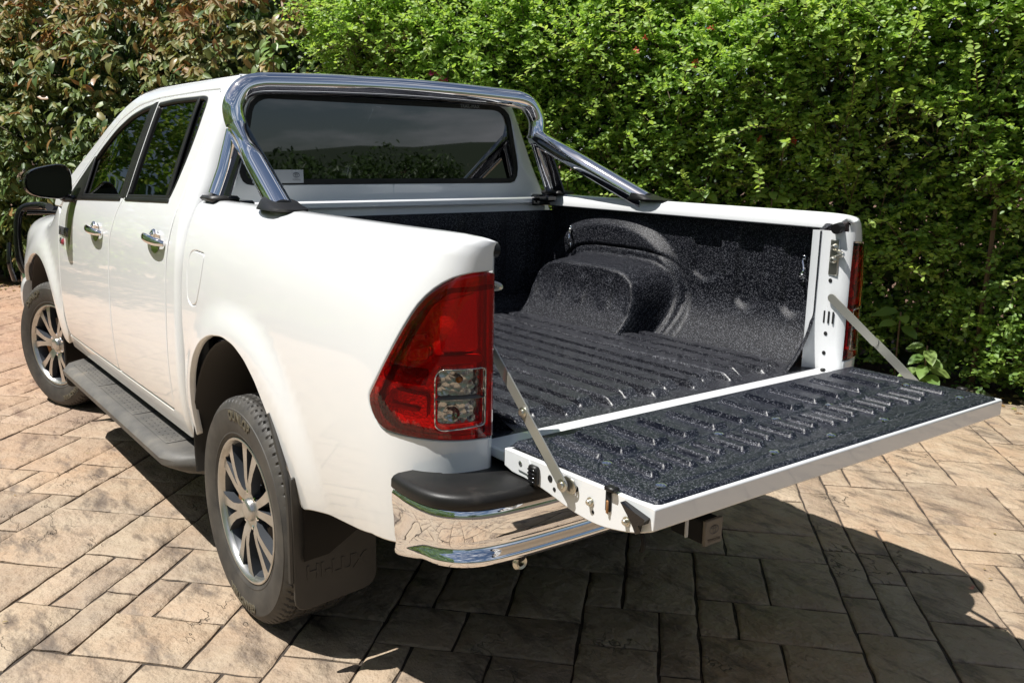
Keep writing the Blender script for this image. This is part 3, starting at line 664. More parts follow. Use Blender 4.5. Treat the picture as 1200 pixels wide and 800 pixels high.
# door mirror
def wmirror(s):
    g=empty('door_mirror',truck)
    V=[];F=[];n=28; cx_,cy_,cz_=3.40,.985,1.352
    def ring(x,k,sh=0):
        o=[]
        for i in range(n):
            a=2*PI*i/n; ca,sa=math.cos(a),math.sin(a); px=abs(ca)**(.62)*(1 if ca>0 else -1); pz=abs(sa)**(.70)*(1 if sa>0 else -1)
            zt=.080+ .012*(-px); yy=.103*px*k; zz=(zt*pz+.012*px*(0 if pz<0 else -1))*k
            o.append((x+.05*(-px)*0+.035*px*k,s*(cy_+yy+sh),cz_+zz))
        return o
    for x,k in((cx_-.045,.90),(cx_-.055,.97),(cx_-.045,1.0),(cx_,1.02),(cx_+.05,.93),(cx_+.09,.72),(cx_+.11,.40),(cx_+.115,.02)): V+=ring(x,k)
    for q in range(7):
        for i in range(n): F.append((q*n+i,q*n+(i+1)%n,(q+1)*n+(i+1)%n,(q+1)*n+i))
    mk('mirror_housing',V,F,M['gloss'],g,True,60)
    mk('mirror_glass',ring(cx_-.040,.91),[tuple(range(n))],M['mirror'],g,False)
    MB().box((3.40,s*.875,1.268),(.09,.10,.034),.012).obj('mirror_arm',M['gloss'],g)
    MB().tube(cat([(3.38,s*1.083,1.41),(3.45,s*1.098,1.38),(3.46,s*1.092,1.355)],n=4),.008,8).obj('turn_signal',M['clear'],g)
wmirror(1); wmirror(-1)
# silvery reflection below the mirror, painted on as a patch; wing badges
panel('painted_reflection',door,rp([(3.42,1.255),(3.30,1.262),(3.335,1.10),(3.385,1.00),(3.425,1.11)],.01,.02),[],mat('reflection_silver',(.42,.42,.37),.15,.9),fd_,.03,.001,.003,off=.001)
def onS(Sf,x0,z0,d,sx=-1):
    def f(a,b_,c):
        x=x0+sx*a; z=z0+b_; return Vector(Sf(x,z))+snorm(Sf,x,z,-1)*(d+c)
    return f
text('HILUX',.062,'badge',M['badge'],fd_,.003,onS(door,3.505,1.092,.004),.0012)
text('4',.042,'badge',M['badge'],fd_,.003,onS(door,3.565,1.040,.004),.001); text('x4',.042,'badge',M['badger'],fd_,.003,onS(door,3.52,1.040,.004),.001)
for o in (rd,fd_): mirror(o)
# rear glass
def rearS(y,z): return (cabxr(z)-.0,y,z)
gl=[(y,z,r) for y,z,r in hw[1:-1]]+[(-y,z,r) for y,z,r in hw[1:-1]][::-1]
gl=rp(gl,.03,.03)
panel('rear_window_seal',rearS,shr(gl,.001),[shr(gl,.022)],M['black'],truck,.05,.003,.02,-1,off=.002)
rwp=panel('rear_window',rearS,shr(gl,.016),[],M['glassb'],truck,.06,.001,.004,-1,off=-.006)
def rs(y0,z0): return lambda a,b_,c: Vector((cabxr(z0+b_)-.000-.0008-c*.1,y0-a,z0+b_))
for y0,w_ in((.555,.14),):
    V=[rs(y0,1.425)(a,b_,0) for a,b_ in((-.05,-.022),(.155,-.022),(.155,.028),(-.05,.028))]
    mk('window_sticker',[(v.x-.002,v.y,v.z) for v in V],[(0,1,2,3)],M['sticker'],truck,False)
text('Safer',.03,'sticker_text',M['ink'],truck,.0002,lambda a,b_,c:rs(.575,1.432)(a,b_,c)+Vector((-.0035,0,0)))
def logo(name,fn,m,parent,sc):
    def ell(rx,ry,cx_,cy_,wd):
        V=[];n=28
        for i in range(n):
            a=2*PI*i/n
            for k in(1,0):
                V.append(fn((cx_+(rx-wd*k)*math.cos(a))*sc,(cy_+(ry-wd*k)*math.sin(a))*sc,.0004))
        return V,[(2*i,2*i+1,(2*i+3)%(2*n),(2*i+2)%(2*n)) for i in range(n)]
    mb=MB()
    for a in((1,.68,0,0,.12),(.30,.66,0,0,.10),(.72,.26,0,.38,.09)): mb.add(*ell(*a))
    return mb.obj(name,m,parent,False)
logo('emblem',lambda a,b_,c:rs(.43,1.433)(a,b_,c)+Vector((-.0035,0,0)),M['ink'],truck,.014)
text('TOYOTA',.008,'sticker_text',M['ink'],truck,.0002,lambda a,b_,c:rs(.43,1.415)(a,b_,c)+Vector((-.0035,0,0)))
text('TRAIL-MAX',.020,'window_lettering',M['sticker'],truck,.0002,lambda a,b_,c:rs(-.385,1.722)(a,b_,c)+Vector((-.003,0,0)))
# --- sports bar
sb=empty('sports_bar',truck)
K=(1.578,.682,1.592)
half=[(1.578,.682,1.592),(1.585,.693,1.64),(1.590,.690,1.685),(1.595,.655,1.735),(1.598,.60,1.757),(1.600,.50,1.764),(1.602,.25,1.772),(1.602,0,1.775)]
pth=cat(half+[(x,-y,z) for x,y,z in half[::-1][1:]],n=7)
MB().tube(pth,.038,24,cap=True).obj('hoop',M['chrome'],sb,True,60)
for s in(-1,1):
    a=Vector((1.590,s*.684,1.603)); c=Vector((.985,s*.782,1.345)); d=(c-a).normalized()
    MB().tube([a-d*.004,a,a+(c-a)*.5,c],[.034,.0385,.0385,.0385],24).obj('rear_leg',M['chrome'],sb,True,60)
    MB().tube([Vector((1.583,s*.684,1.598))-Vector((0,0,.004)),Vector((1.583,s*.684,1.606))],.0395,24).obj('weld_collar',M['chrome'],sb,True,60)
    # rear foot
    V=[];F=[];n=24
    for q,(sx,sy,z,dx) in enumerate(((.118,.058,1.349,0),(.118,.058,1.356,0),(.100,.050,1.366,.01),(.075,.043,1.376,.025))):
        for i in range(n):
            t_=2*PI*i/n; V.append((.975+dx+sx*math.copysign(abs(math.cos(t_))**.8,math.cos(t_)),s*(.790-.012*q*.3+sy*0)+sy*math.copysign(abs(math.sin(t_))**.8,math.sin(t_)),z+.012*(math.cos(t_))*(q>1)))
    F=[(q*n+i,q*n+(i+1)%n,(q+1)*n+(i+1)%n,(q+1)*n+i) for q in range(3) for i in range(n)]+[tuple(range(3*n,4*n))]
    mk('rear_foot',V,F,M['black'],sb,True,50)
    # front leg: flattened upright with fluted face
    MB().tube([(1.572,s*.690,1.585),(1.556,s*.735,1.45),(1.553,s*.772,1.362)],[.040,.040,.040],20,sq=.62,upv=(0,1,0)).obj('front_leg',M['chrome'],sb,True,60)
    mk('brace_plate',[(1.545,s*.692,1.565),(1.490,s*.690,1.548),(1.470,s*.762,1.362),(1.530,s*.772,1.362),(1.545,s*.700,1.565),(1.490,s*.698,1.548),(1.470,s*.770,1.362),(1.530,s*.780,1.362)],[(0,1,2,3),(4,5,6,7),(0,1,5,4),(1,2,6,5),(2,3,7,6),(3,0,4,7)],M['gloss'],sb,False)
    mb=MB(); mb.box((1.530,s*.778,1.357),(.125,.105,.020),.009); mb.obj('front_foot',M['black'],sb)
    MB().box((1.535,s*.70,1.335),(.12,.06,.03),.008).obj('clamp',M['gloss'],sb)
M['archl']=mat('arch_liner',(.016,.013,.010),.7)
# --- wheels
def tyre_mesh():
    N_=360; prof=[]
    left=[(-.092,.230),(-.112,.236),(-.120,.250),(-.1235,.256),(-.1225,.260),(-.127,.275),(-.1315,.300),(-.132,.318),(-.1310,.3385),(-.1285,.3405),(-.1268,.344),(-.1215,.352),(-.1165,.3600),(-.110,.3665)]
    tread=[(-.104,.3705),(-.096,.3725),(-.089,.3735),(-.0825,.374),(-.0815,.374),(-.0745,.374),(-.0735,.3742),(-.060,.3745),(-.046,.3748),(-.0395,.3748),(-.0385,.3748),(-.0315,.375),(-.0305,.375),(-.018,.3752),(-.006,.3754)]
    prof=left+tread; prof=prof+[(-y,r) for y,r in prof[::-1]]
    P=len(prof); V=np.zeros((N_,P,3))
    for i in range(N_):
        a=2*PI*i/N_
        for j,(y,r) in enumerate(prof):
            ay=abs(y); rr=r
            if ay<.118 and r>.352:
                dep=0
                if .0745<=ay<=.0815 or .0315<=ay<=.0385: dep=.009
                else:
                    zone=0 if ay<.035 else (1 if ay<.078 else 2)
                    per=5; sh={0:(0 if y>0 else 3),1:(2 if y>0 else 4),2:(1 if y>0 else 3)}[zone]
                    skew=int(round(y*60)); ph=(i+sh+skew)%per
                    if ph==0: dep=.008
                    if zone==2 and r<.3665: dep*=.55
                rr-=dep
            V[i,j]=(rr*math.cos(a),y,rr*math.sin(a))
    V=V.reshape(-1,3); F=[(i*P+j,i*P+j+1,((i+1)%N_)*P+j+1,((i+1)%N_)*P+j) for i in range(N_) for j in range(P-1)]
    return V,F
def ringtext(body,a_mid,r0,size,name,parent,m,spacing=1.0,flip=False):
    y0=.1300
    def f(x,y,z):
        if flip: a=a_mid+x/r0; r=r0-y
        else: a=a_mid-x/r0; r=r0+y
        yy=y0+.0022-((r-.318)**2)*5.0+z
        return Vector((r*math.cos(a),yy,r*math.sin(a)))
    return text(body,size,name,m,parent,.0008,f,.0008)
def make_wheel():
    g=empty('wheel',truck)
    V,F=tyre_mesh(); mk('tyre',V,F,M['rubber'],g,True,22)
    # seen from +y the picture's clockwise is decreasing angle with x pointing left: mirror x via angle sign
    for body,am in(('DUNLOP',PI/2-.05),('GRANDTREK',-PI/2-.10)):
        y0=.1305
        def f(x,y,z,am=am,bot=(am<0)):
            # viewed from +y, +x (forward) points to the left
            r=.316+ (y if not bot else y)
            a=am+ x/.316 if not bot else am+x/.316
            return Vector((r*math.cos(a),y0+.0025-((r-.318)**2)*6.0+z,r*math.sin(a)))
        o=text(body,.043 if 'DUN' in body else .036,'tyre_lettering',M['letter'],g,.0022,f,.0014)
    # rim
    mb=MB(); mb.lathe([(.118,.2415),(.1205,.238),(.119,.233),(.108,.229),(.100,.222)],64); mb.obj('rim_lip',M['alloy'],g,True,60)
    mb=MB(); mb.lathe([(.100,.222),(.085,.212),(.04,.205),(-.04,.200),(-.10,.222),(-.115,.238)],96); 
    mb.obj('rim_barrel',M['alloyd'],g,True,60)
    faces=MB(); body_=MB()
    def P(r,a,y): return Vector((r*math.cos(a),y,r*math.sin(a)))
    for k in range(6):
        a0=PI/2+k*PI/3+.06
        for s in(-1,1):
            # one arm of the split spoke; machined face with dark flanks
            stn=[(.050,a0+s*.15,.32,.096),(.078,a0+s*.13,.17,.107),(.115,a0+s*.140,.105,.111),(.160,a0+s*.165,.088,.110),(.205,a0+s*.195,.085,.108),(.228,a0+s*.21,.10,.106)]
            top=[(P(r,a-w_,y),P(r,a+w_,y)) for r,a,w_,y in stn]; bot=[(P(r,a-w_*1.25,y-.030),P(r,a+w_*1.25,y-.030)) for r,a,w_,y in stn]
            faces.add([p for t_ in top for p in t_],[(2*i,2*i+1,2*i+3,2*i+2) for i in range(5)])
            V=[p-Vector((0,.0006,0)) for t_ in top for p in t_]+[p for t_ in bot for p in t_]; n=12
            body_.add(V,[(2*i,2*i+2,n+2*i+2,n+2*i) for i in range(5)]+[(2*i+1,2*i+3,n+2*i+3,n+2*i+1) for i in range(5)])
        # recessed web between the two arms
        stn=[(.055,.10,.080),(.12,.12,.072),(.19,.19,.066),(.226,.20,.064)]
        V=[]; [V.extend((P(r,a0-w_,y),P(r,a0+w_,y))) for r,w_,y in stn]; body_.add(V,[(2*i,2*i+1,2*i+3,2*i+2) for i in range(0,1)])
    faces.lathe([(.098,.030),(.098,.066)],36); faces.obj('spoke',M['alloy'],g,True,30)
    body_.lathe([(.097,.068),(.070,.072),(.055,.074)],36); body_.obj('spoke_flank',M['alloyd'],g,True,30)
    MB().lathe([(.085,.040),(.106,.038),(.114,.033),(.117,.022),(.117,0)],32).obj('hub_cap',M['alloy'],g,True,45)
    nut=MB().lathe([(.080,.011),(.100,.0105),(.104,.006),(.104,0)],6); n0=None
    for k in range(6):
        a=PI/2+k*PI/3+PI/6+.06
        if n0 is None: n0=nut.obj('wheel_nut',M['chrome'],g,False); o=n0
        else: o=n0.copy(); COL.objects.link(o)
        o.location=P(.060,a,-.002)
    MB().lathe([(.03,.06),(.045,.07),(.045,.165),(.03,.165)],40).obj('brake_disc',M['disc'],g,True,40)
    mb=MB(); mb.box((.12,.055,.03),(.06,.06,.14),.015); mb.obj('brake_caliper',M['rust'],g)
    return g
w0=make_wheel(); WZ=.374
def cpy(root):
    c=root.copy(); COL.objects.link(c)
    for ch in list(root.children):
        d=cpy(ch); d.parent=c
    return c
w0.location=(1.085,.786,WZ)
for (x,y,rz,rr) in((4.170,.772,math.radians(19),.5),(1.085,-.786,PI,.3),(4.170,-.772,PI+math.radians(19),1.1)):
    q=cpy(w0); q.parent=truck; q.location=(x,y,WZ); q.rotation_euler=(0,rr,rz)
w0.rotation_euler=(0,-.12,0)
# --- mud flaps
def flap(x,ytop,s,zb,zt,name='mud_flap',txt=False,w_=.27):
    out=s*ytop; P=rp([(0,zb,.045),(w_,zb+.02,.05),(w_,zt,.01),(0.0,zt,.01)],.02,.02)
    V=[];n=len(P)
    for d in(0,.010):
        for a,z in P:
            V.append((x+d+.03*(z-zb)*.4, out-s*a, z))
    F=[tuple(range(n)),tuple(range(n,2*n))[::-1]]+[(i,(i+1)%n,n+(i+1)%n,n+i) for i in range(n)]
    mb=MB().add(V,F); o=mb.obj(name,M['flap'],truck,True,40,True)
    md=o.modifiers.new('bevel','BEVEL'); md.width=.003; md.segments=2; md.limit_method='ANGLE'
    if txt:
        text('HI-LUX',.062,'flap_lettering',M['flap'],o,.0035,lambda a,b_,c:Vector((x+.001+.012*(zb+.115+b_-zb)-c, out-s*.135-a, zb+.115+b_)),.001)
    return o
for s in(-1,1):
    flap(.655,.925,s,.205,.62,txt=True)
    MB().tube(cat([(.668,s*.928,.30),(.672,s*.926,.50),(.69,s*.925,.60),(.745,s*.925,.70),(.80,s*.922,.775)],n=5),.010,8).obj('flap_edge',M['flap'],truck)
    flap(3.735,.905,s,.20,.60,w_=.24)
    # wheel-arch liners
    for cx_,r0,zc in((1.105,.475,.46),(4.17,.47,.455)):
        V=[];F=[];n=26
        for q,(yy,rr) in enumerate(((.900,r0-.004),(.895,r0-.010),(.66,r0-.03),(.61,r0-.03))):
            for i in range(n+1):
                a=math.radians(-12)+math.radians(204)*i/n; V.append((cx_+rr*math.cos(a),s*yy,zc+rr*math.sin(a)*(1.0 if rr>0 else 1)))
        k=len(V); V.append((cx_,s*.61,zc))
        F=[(q*(n+1)+i,q*(n+1)+i+1,(q+1)*(n+1)+i+1,(q+1)*(n+1)+i) for q in range(3) for i in range(n)]+[(3*(n+1)+i,3*(n+1)+i+1,k) for i in range(n)]
        mk('wheel_arch_liner',V,F,M['archl'],truck,True,50)
# --- side steps
for s in(-1,1):
    P=[(.795,.372),(.80,.392),(.83,.402),(.93,.402),(.962,.396),(.978,.378),(.972,.350),(.94,.330),(.84,.330),(.80,.345)]
    xs=[1.60,1.615,1.66,1.75,1.90,2.1,2.4,2.7,3.0,3.3,3.42,3.50,3.545,3.555]
    V=[];n=len(P)
    for x in xs:
        e=max(0,(1.75-x)/.15)**2+max(0,(x-3.42)/.135)**2*.8
        for (y,z) in P: V.append((x,s*(y-(.07*e)*(y>.9)-.04*e*(y>.82)),z-.004*e))
    F=[(i*n+j,i*n+(j+1)%n,(i+1)*n+(j+1)%n,(i+1)*n+j) for i in range(len(xs)-1) for j in range(n)]+[tuple(range(n)),tuple(range((len(xs)-1)*n,len(xs)*n))]
    st=MB().add(V,F).obj('side_step',M['step'],truck,True,40,True)
    for x0,x1 in((1.83,2.28),(2.30,2.86),(2.88,3.40)):
        MB().box(((x0+x1)/2,s*.875,.4035),(x1-x0,.105,.005),.002).obj('tread_plate',M['step'],st)
        k=int((x1-x0)/.045)
        mb=MB(); [mb.box((x0+.03+.045*i,s*(.842+.022*j),.4068),(.030,.007,.003),.001) for i in range(k) for j in range(4)]; o=mb.obj('grip_rib',M['step'],st); o['kind']='stuff'
    for x in(1.9,2.6,3.3): MB().box((x,s*.72,.36),(.05,.22,.03),.005).obj('step_bracket',M['under'],truck)
    MB().box((2.60,s*.80,.475),(1.80,.05,.09),.02).obj('sill_underside',M['under'],truck)
# --- rear bumper
yb=[(.088,.928),(.03,.930),(-.03,.924),(-.075,.908),(-.115,.872),(-.140,.82),(-.152,.74),(-.158,.62),(-.160,.50),(-.160,.40)]
yb=[(p.x,p.y) for p in cat([(a,c,0) for a,c in yb],n=4)]
def bump_prof(k,sec):   # rows: inward depth, height
    if sec=='chrome':
        d=k # 0 side .. 1 rear
        return [(.03,.772),(.004,.771),(0,.764),(0,.745),(.002+.004*d,.725),(.004+.010*d,.705),(.006+.017*d,.690),(.008+.020*d,.680),(.009+.019*d,.672),(.008+.013*d,.662),(.006+.006*d,.652),(.008+.003*d,.644),(.016,.636),(.04,.634)]
    return [(.10,.808),(.016,.808),(.005,.804),(-.001,.797),(-.002,.780),(.002,.774),(.03,.774)]
def bumper(sec,name,m,ymin,s):
    pts=[q for q in yb if q[1]>=ymin-1e-6 or True]; pts=[q for q in yb if not(q[0]<-.13 and q[1]<ymin)]
    V=[];rows=None
    for i,(x,y) in enumerate(pts):
        a=Vector(pts[max(0,i-1)]);c=Vector(pts[min(len(pts)-1,i+1)]); t_=(c-a).normalized(); nrm=Vector((-t_.y,t_.x)) # inward?
        if nrm.dot(Vector((.6,0))-Vector((x,y)))<0: nrm=-nrm
        k=max(0,min(1,(.10-x)/.24)); pr=bump_prof(k,sec); rows=len(pr)
        for d,z in pr:
            q=Vector((x,y))+nrm*d; zz=z-(.030*max(0,min(1,(x+.02)/.10)) if sec=='chrome' and z<.70 else 0)
            V.append((q.x,s*q.y,zz))
    n=len(pts); F=[(i*rows+j,(i+1)*rows+j,(i+1)*rows+j+1,i*rows+j+1) for i in range(n-1) for j in range(rows-1)]
    if s<0: F=[f[::-1] for f in F]
    return mk(name,V,F,m,truck,True,50)
for s in(-1,1):
    bumper('chrome','rear_bumper',M['chrome'],.40,s); bumper('pad','step_pad',M['black'],.44,s)
    MB().box((.00,s*.64,.795),(.19,.48,.022),.008).obj('step_pad',M['black'],truck)
    # recovery eye
    MB().lathe([(-.007,.009),(-.009,.015),(0,.020),(.009,.015),(.007,.009),(-.007,.009)],18,Matrix.Translation((-.10,s*.70,.605))@Matrix.Rotation(PI/2,4,'Z')).obj('recovery_eye',M['zinc'],truck)
    MB().box((-.08,s*.70,.622),(.07,.03,.03),.01).obj('eye_mount',M['under'],truck)
MB().box((-.120,0,.735),(.06,.84,.075),.012).obj('bumper_centre',M['black'],truck)
MB().box((.02,0,.60),(.10,.36,.06),.01).obj('tow_bar',M['under'],truck)
MB().box((-.02,.0,.500),(.12,.070,.070),.006).obj('hitch_receiver',M['under'],truck)
MB().box((-.086,.0,.500),(.012,.074,.076),.003).obj('hitch_cover',M['hitch'],truck)
logo('hitch_emblem',lambda a,b_,c:Vector((-.0928,-a,.508+b_)),M['ink'],truck,.020)
text('TOYOTA',.013,'hitch_lettering',M['ink'],truck,.0002,lambda a,b_,c:Vector((-.0930,-a,.477+b_)))
MB().tube([(-.07,.18,.575),(-.07,.26,.575)],.012,12).obj('safety_chain_tube',M['zinc'],truck)
MB().tube(cat([(-.07,.275,.575),(-.09,.28,.54),(-.08,.275,.51)],n=4),.006,8).obj('chain_ring',M['under'],truck)
MB().box((-.095,.12,.545),(.006,.012,.06),.002).obj('pin_clip',M['sticker'],truck)
# --- underbody and chassis
for s in(-1,1):
    MB().box((2.6,s*.48,.50),(4.3,.07,.12),.01).obj('chassis_rail',M['under'],truck)
    MB().box((1.1,s*.52,.42),(1.3,.06,.03),.01).obj('leaf_spring',M['under'],truck)
    MB().tube([(1.2,s*.42,.40),(1.35,s*.44,.72)],.03,10).obj('shock_absorber',M['under'],truck)
MB().tube([(1.085,-.72,.374),(1.085,.72,.374)],.045,12).obj('rear_axle',M['under'],truck)
MB().lathe([(-.10,.03),(-.05,.13),(.05,.13),(.10,.03)],20,Matrix.Translation((1.06,.05,.374))).obj('differential',M['under'],truck)
MB().tube([(4.17,-.66,.374),(4.17,.66,.374)],.05,12).obj('front_axle',M['under'],truck)
MB().box((.83,0,.790),(1.45,1.15,.024),.004).obj('tray_underside',M['under'],truck)
MB().box((2.75,0,.53),(2.1,1.50,.06),.01).obj('cab_floor',M['under'],truck)
MB().tube(cat([(3.2,-.4,.42),(1.8,-.42,.42),(1.3,-.35,.52),(.6,-.55,.50),(.25,-.60,.48)],n=5),.03,10).obj('exhaust_pipe',M['under'],truck)
MB().lathe([(-.10,.0),(-.10,.33),(-.06,.365),(.06,.365),(.10,.33),(.10,0)],28,Matrix.Translation((.42,0,.60))@Matrix.Rotation(PI/2,4,'X')).obj('spare_wheel',M['rubber'],truck,True,40)
MB().box((4.45,0,.80),(.9,1.2,.5),.05).obj('engine_bay',M['under'],truck)
# --- cabin
for s in(-1,1):
    for x,z0,nm in((2.85,.62,'front_seat'),):
        MB().box((x+.05,s*.37,z0+.12),(.50,.50,.16),.05).obj(nm,M['seat'],truck)
        MB().box((0,0,0),(.13,.48,.62),.05,Matrix.Translation((x-.24,s*.37,1.10))@Matrix.Rotation(math.radians(-14),4,'Y')).obj('front_seat_back',M['seat'],truck)
        MB().box((0,0,0),(.10,.25,.17),.045,Matrix.Translation((x-.34,s*.37,1.50))@Matrix.Rotation(math.radians(-10),4,'Y')).obj('headrest',M['seat'],truck)
    MB().box((1.86,s*.40,1.40),(.09,.26,.16),.04).obj('headrest',M['seat'],truck)
    MB().box((2.5,s*.80,.90),(1.7,.04,.62),.02).obj('door_card',M['trim'],truck)
MB().box((2.05,0,.76),(.5,1.30,.16),.05).obj('rear_bench',M['seat'],truck)
MB().box((0,0,0),(.12,1.30,.58),.05,Matrix.Translation((1.85,0,1.07))@Matrix.Rotation(math.radians(-10),4,'Y')).obj('rear_seat_back',M['seat'],truck)
MB().box((3.62,0,1.12),(.34,1.46,.24),.06).obj('dashboard',M['trim'],truck)
MB().lathe([(-.012,.182),(0,.196),(.012,.182),(0,.170),(-.012,.182)],28,Matrix.Translation((3.30,-.37,1.13))@Matrix.Rotation(math.radians(65),4,'Z')@Matrix.Rotation(math.radians(20),4,'X')).obj('steering_wheel',M['gloss'],truck)
MB().box((2.45,0,1.775),(1.40,1.14,.02),.01).obj('headlining',M['trim'],truck)
# ------------------------------------------------------------ ground and stone paving
def wcoord(t): 
    g=t.nodes.new('ShaderNodeNewGeometry'); return g.outputs['Position']
M['soil']=mat('soil',(.13,.07,.04),.9); t,b=nodes(M['soil']); n=noise(t,3,7,.65)
r=ramp(t,n.outputs[0],[(.3,(.07,.04,.025)),(.6,(.16,.09,.055)),(.8,(.22,.14,.08))]); t.links.new(r.outputs[0],b.inputs['Base Color']); bump(t,b,n.outputs[0],.8,.05)
M['mortar']=mat('dark_joint',(.07,.055,.042),.9); t,b=nodes(M['mortar']); n=noise(t,25,4); r=ramp(t,n.outputs[0],[(.35,(.028,.021,.016)),(.7,(.075,.055,.04))]); t.links.new(r.outputs[0],b.inputs['Base Color'])
M['stone']=mat('sandstone_paver',(.4,.3,.2),.62); t,b=nodes(M['stone'])
oi=t.nodes.new('ShaderNodeObjectInfo'); pos=wcoord(t)
def pn(scale,detail,rough,sc=None,off=0):
    n=t.nodes.new('ShaderNodeTexNoise'); n.inputs['Scale'].default_value=scale; n.inputs['Detail'].default_value=detail; n.inputs['Roughness'].default_value=rough
    q=t.nodes.new('ShaderNodeMapping'); q.inputs['Scale'].default_value=sc or (1,1,1); q.inputs['Rotation'].default_value=(0,0,math.radians(47)); q.inputs['Location'].default_value=(off,off,0)
    t.links.new(pos,q.inputs[0]); t.links.new(q.outputs[0],n.inputs[0]); return n.outputs[0]
base=ramp(t,oi.outputs['Random'],[(0,(.30,.23,.165)),(.3,(.39,.305,.215)),(.65,(.27,.205,.15)),(1,(.43,.335,.24))]).outputs[0]
c1=mixc(t,ramp(t,pn(1.1,5,.6),[(.42,(0,0,0)),(.70,(1,1,1))]).outputs[0],base,(.40,.27,.17))          # warm stain
c2=mixc(t,ramp(t,pn(7,7,.7,off=3),[(.45,(0,0,0)),(.85,(.85,.85,.85))]).outputs[0],c1,(.46,.38,.275))      # pale bloom
dk=ramp(t,pn(3.0,8,.72,(1,2.8,1),9),[(.51,(0,0,0)),(.57,(.45,.45,.45)),(.66,(.95,.95,.95))]).outputs[0]
c3=mixc(t,dk,c2,(.12,.09,.068))                                                                       # grime in the hollows
dk2=ramp(t,pn(16,6,.7,(1,1.8,1),5),[(.56,(0,0,0)),(.72,(.75,.75,.75))]).outputs[0]
c4=mixc(t,dk2,c3,(.17,.12,.085))
rn=pn(3.6,4,.55,(1,1.9,1),2); ab=t.nodes.new('ShaderNodeMath'); ab.operation='SUBTRACT'; t.links.new(rn,ab.inputs[0]); ab.inputs[1].default_value=.5
a2=t.nodes.new('ShaderNodeMath'); a2.operation='ABSOLUTE'; t.links.new(ab.outputs[0],a2.inputs[0])
ln_=ramp(t,a2.outputs[0],[(0,(.8,.8,.8)),(.008,(0,0,0))]).outputs[0]; msk=ramp(t,pn(2.3,3,.5,off=14),[(.56,(0,0,0)),(.66,(1,1,1))]).outputs[0]
cre=t.nodes.new('ShaderNodeMath'); cre.operation='MULTIPLY'; t.links.new(ln_,cre.inputs[0]); t.links.new(msk,cre.inputs[1])
c4=mixc(t,cre.outputs[0],c4,(.10,.075,.055))
# redder further up the drive
sx=t.nodes.new('ShaderNodeSeparateXYZ'); t.links.new(pos,sx.inputs[0]); mr=t.nodes.new('ShaderNodeMapRange'); mr.inputs[1].default_value=2.5; mr.inputs[2].default_value=6.0; mr.inputs[3].default_value=0; mr.inputs[4].default_value=.55; t.links.new(sx.outputs[0],mr.inputs[0])
c5=mixc(t,mr.outputs[0],c4,mixc(t,.75,c4,(.46,.24,.155)))
t.links.new(c5,b.inputs['Base Color'])
bn=t.nodes.new('ShaderNodeMath'); bn.operation='MULTIPLY_ADD'; t.links.new(pn(9,8,.62),bn.inputs[0]); bn.inputs[1].default_value=1; t.links.new(pn(2.2,5,.6,(1,2.2,1),9),bn.inputs[2])
bs_=t.nodes.new('ShaderNodeMath'); bs_.operation='MULTIPLY_ADD'; t.links.new(cre.outputs[0],bs_.inputs[0]); bs_.inputs[1].default_value=-.35; t.links.new(bn.outputs[0],bs_.inputs[2]); bump(t,b,bs_.outputs[0],1,.030)
HA=np.array([.811,-4.15]); HD=np.array([8.806,4.55]); HD=HD/np.linalg.norm(HD); HN=np.array([-HD[1],HD[0]])   # hedge foot line and the side it faces
gs=120; o=mk('ground',[(-gs,-gs,-.03),(gs,-gs,-.03),(gs,gs,-.03),(-gs,gs,-.03)],[(0,1,2,3)],M['soil'],None,False); tag(o,kind='structure')
# driveway bed (joint level) bounded by the hedge
q0=HA-HD*9; q1=HA+HD*22; V=[(*q0,-.009),(*q1,-.009),(*(q1+HN*14),-.009),(*(q0+HN*14),-.009)]
drive=mk('driveway',V,[(0,1,2,3)],M['mortar'],None,False); tag(drive,kind='structure')
TH=math.radians(-47); ca,sa=math.cos(TH),math.sin(TH); UU=.128; OX,OY=.053,.031
def uv2w(a,c): return (a*ca-c*sa+OX, a*sa+c*ca+OY)
def w2uv(x,y): x-=OX;y-=OY; return (x*ca+y*sa,-x*sa+y*ca)
def pix(p):
    d=Vector(p)-Vector(CAMP); z=d.dot(fw)
    if z<.15: return None
    return (584.258+FPX*d.dot(rt2)/z,396.464-FPX*d.dot(up2)/z,z)
G=128; used=np.zeros((2*G,2*G),bool); pav=[]
R2=random.Random(11)
def oktile(cx_,cy_):
    h=(np.array([cx_,cy_])-HA)@HN
    return h>.02 and cx_>-2.6 and cx_<13 and h<7.8 and cy_<4
sizes=[(4,3),(4,2),(3,3),(2,3),(3,2),(2,2),(3,4),(2,4),(2,1),(3,1),(1,1),(1,2)]; wts=[4,4,4,7,7,7,4,4,1.2,.6,0,1]
for i in range(2*G):
    for j in range(2*G):
        if used[i,j]: continue
        x,y=uv2w((i-G)*UU,(j-G)*UU)
        if not oktile(x,y): continue
        opts=[(s_,w_) for s_,w_ in zip(sizes,wts) if i+s_[0]<=2*G and j+s_[1]<=2*G and not used[i:i+s_[0],j:j+s_[1]].any() and w_>0] or [((1,1),1)]
        s_=R2.choices([o_[0] for o_ in opts],[o_[1] for o_ in opts])[0]
        used[i:i+s_[0],j:j+s_[1]]=True; pav.append((i-G,j-G,s_[0],s_[1]))
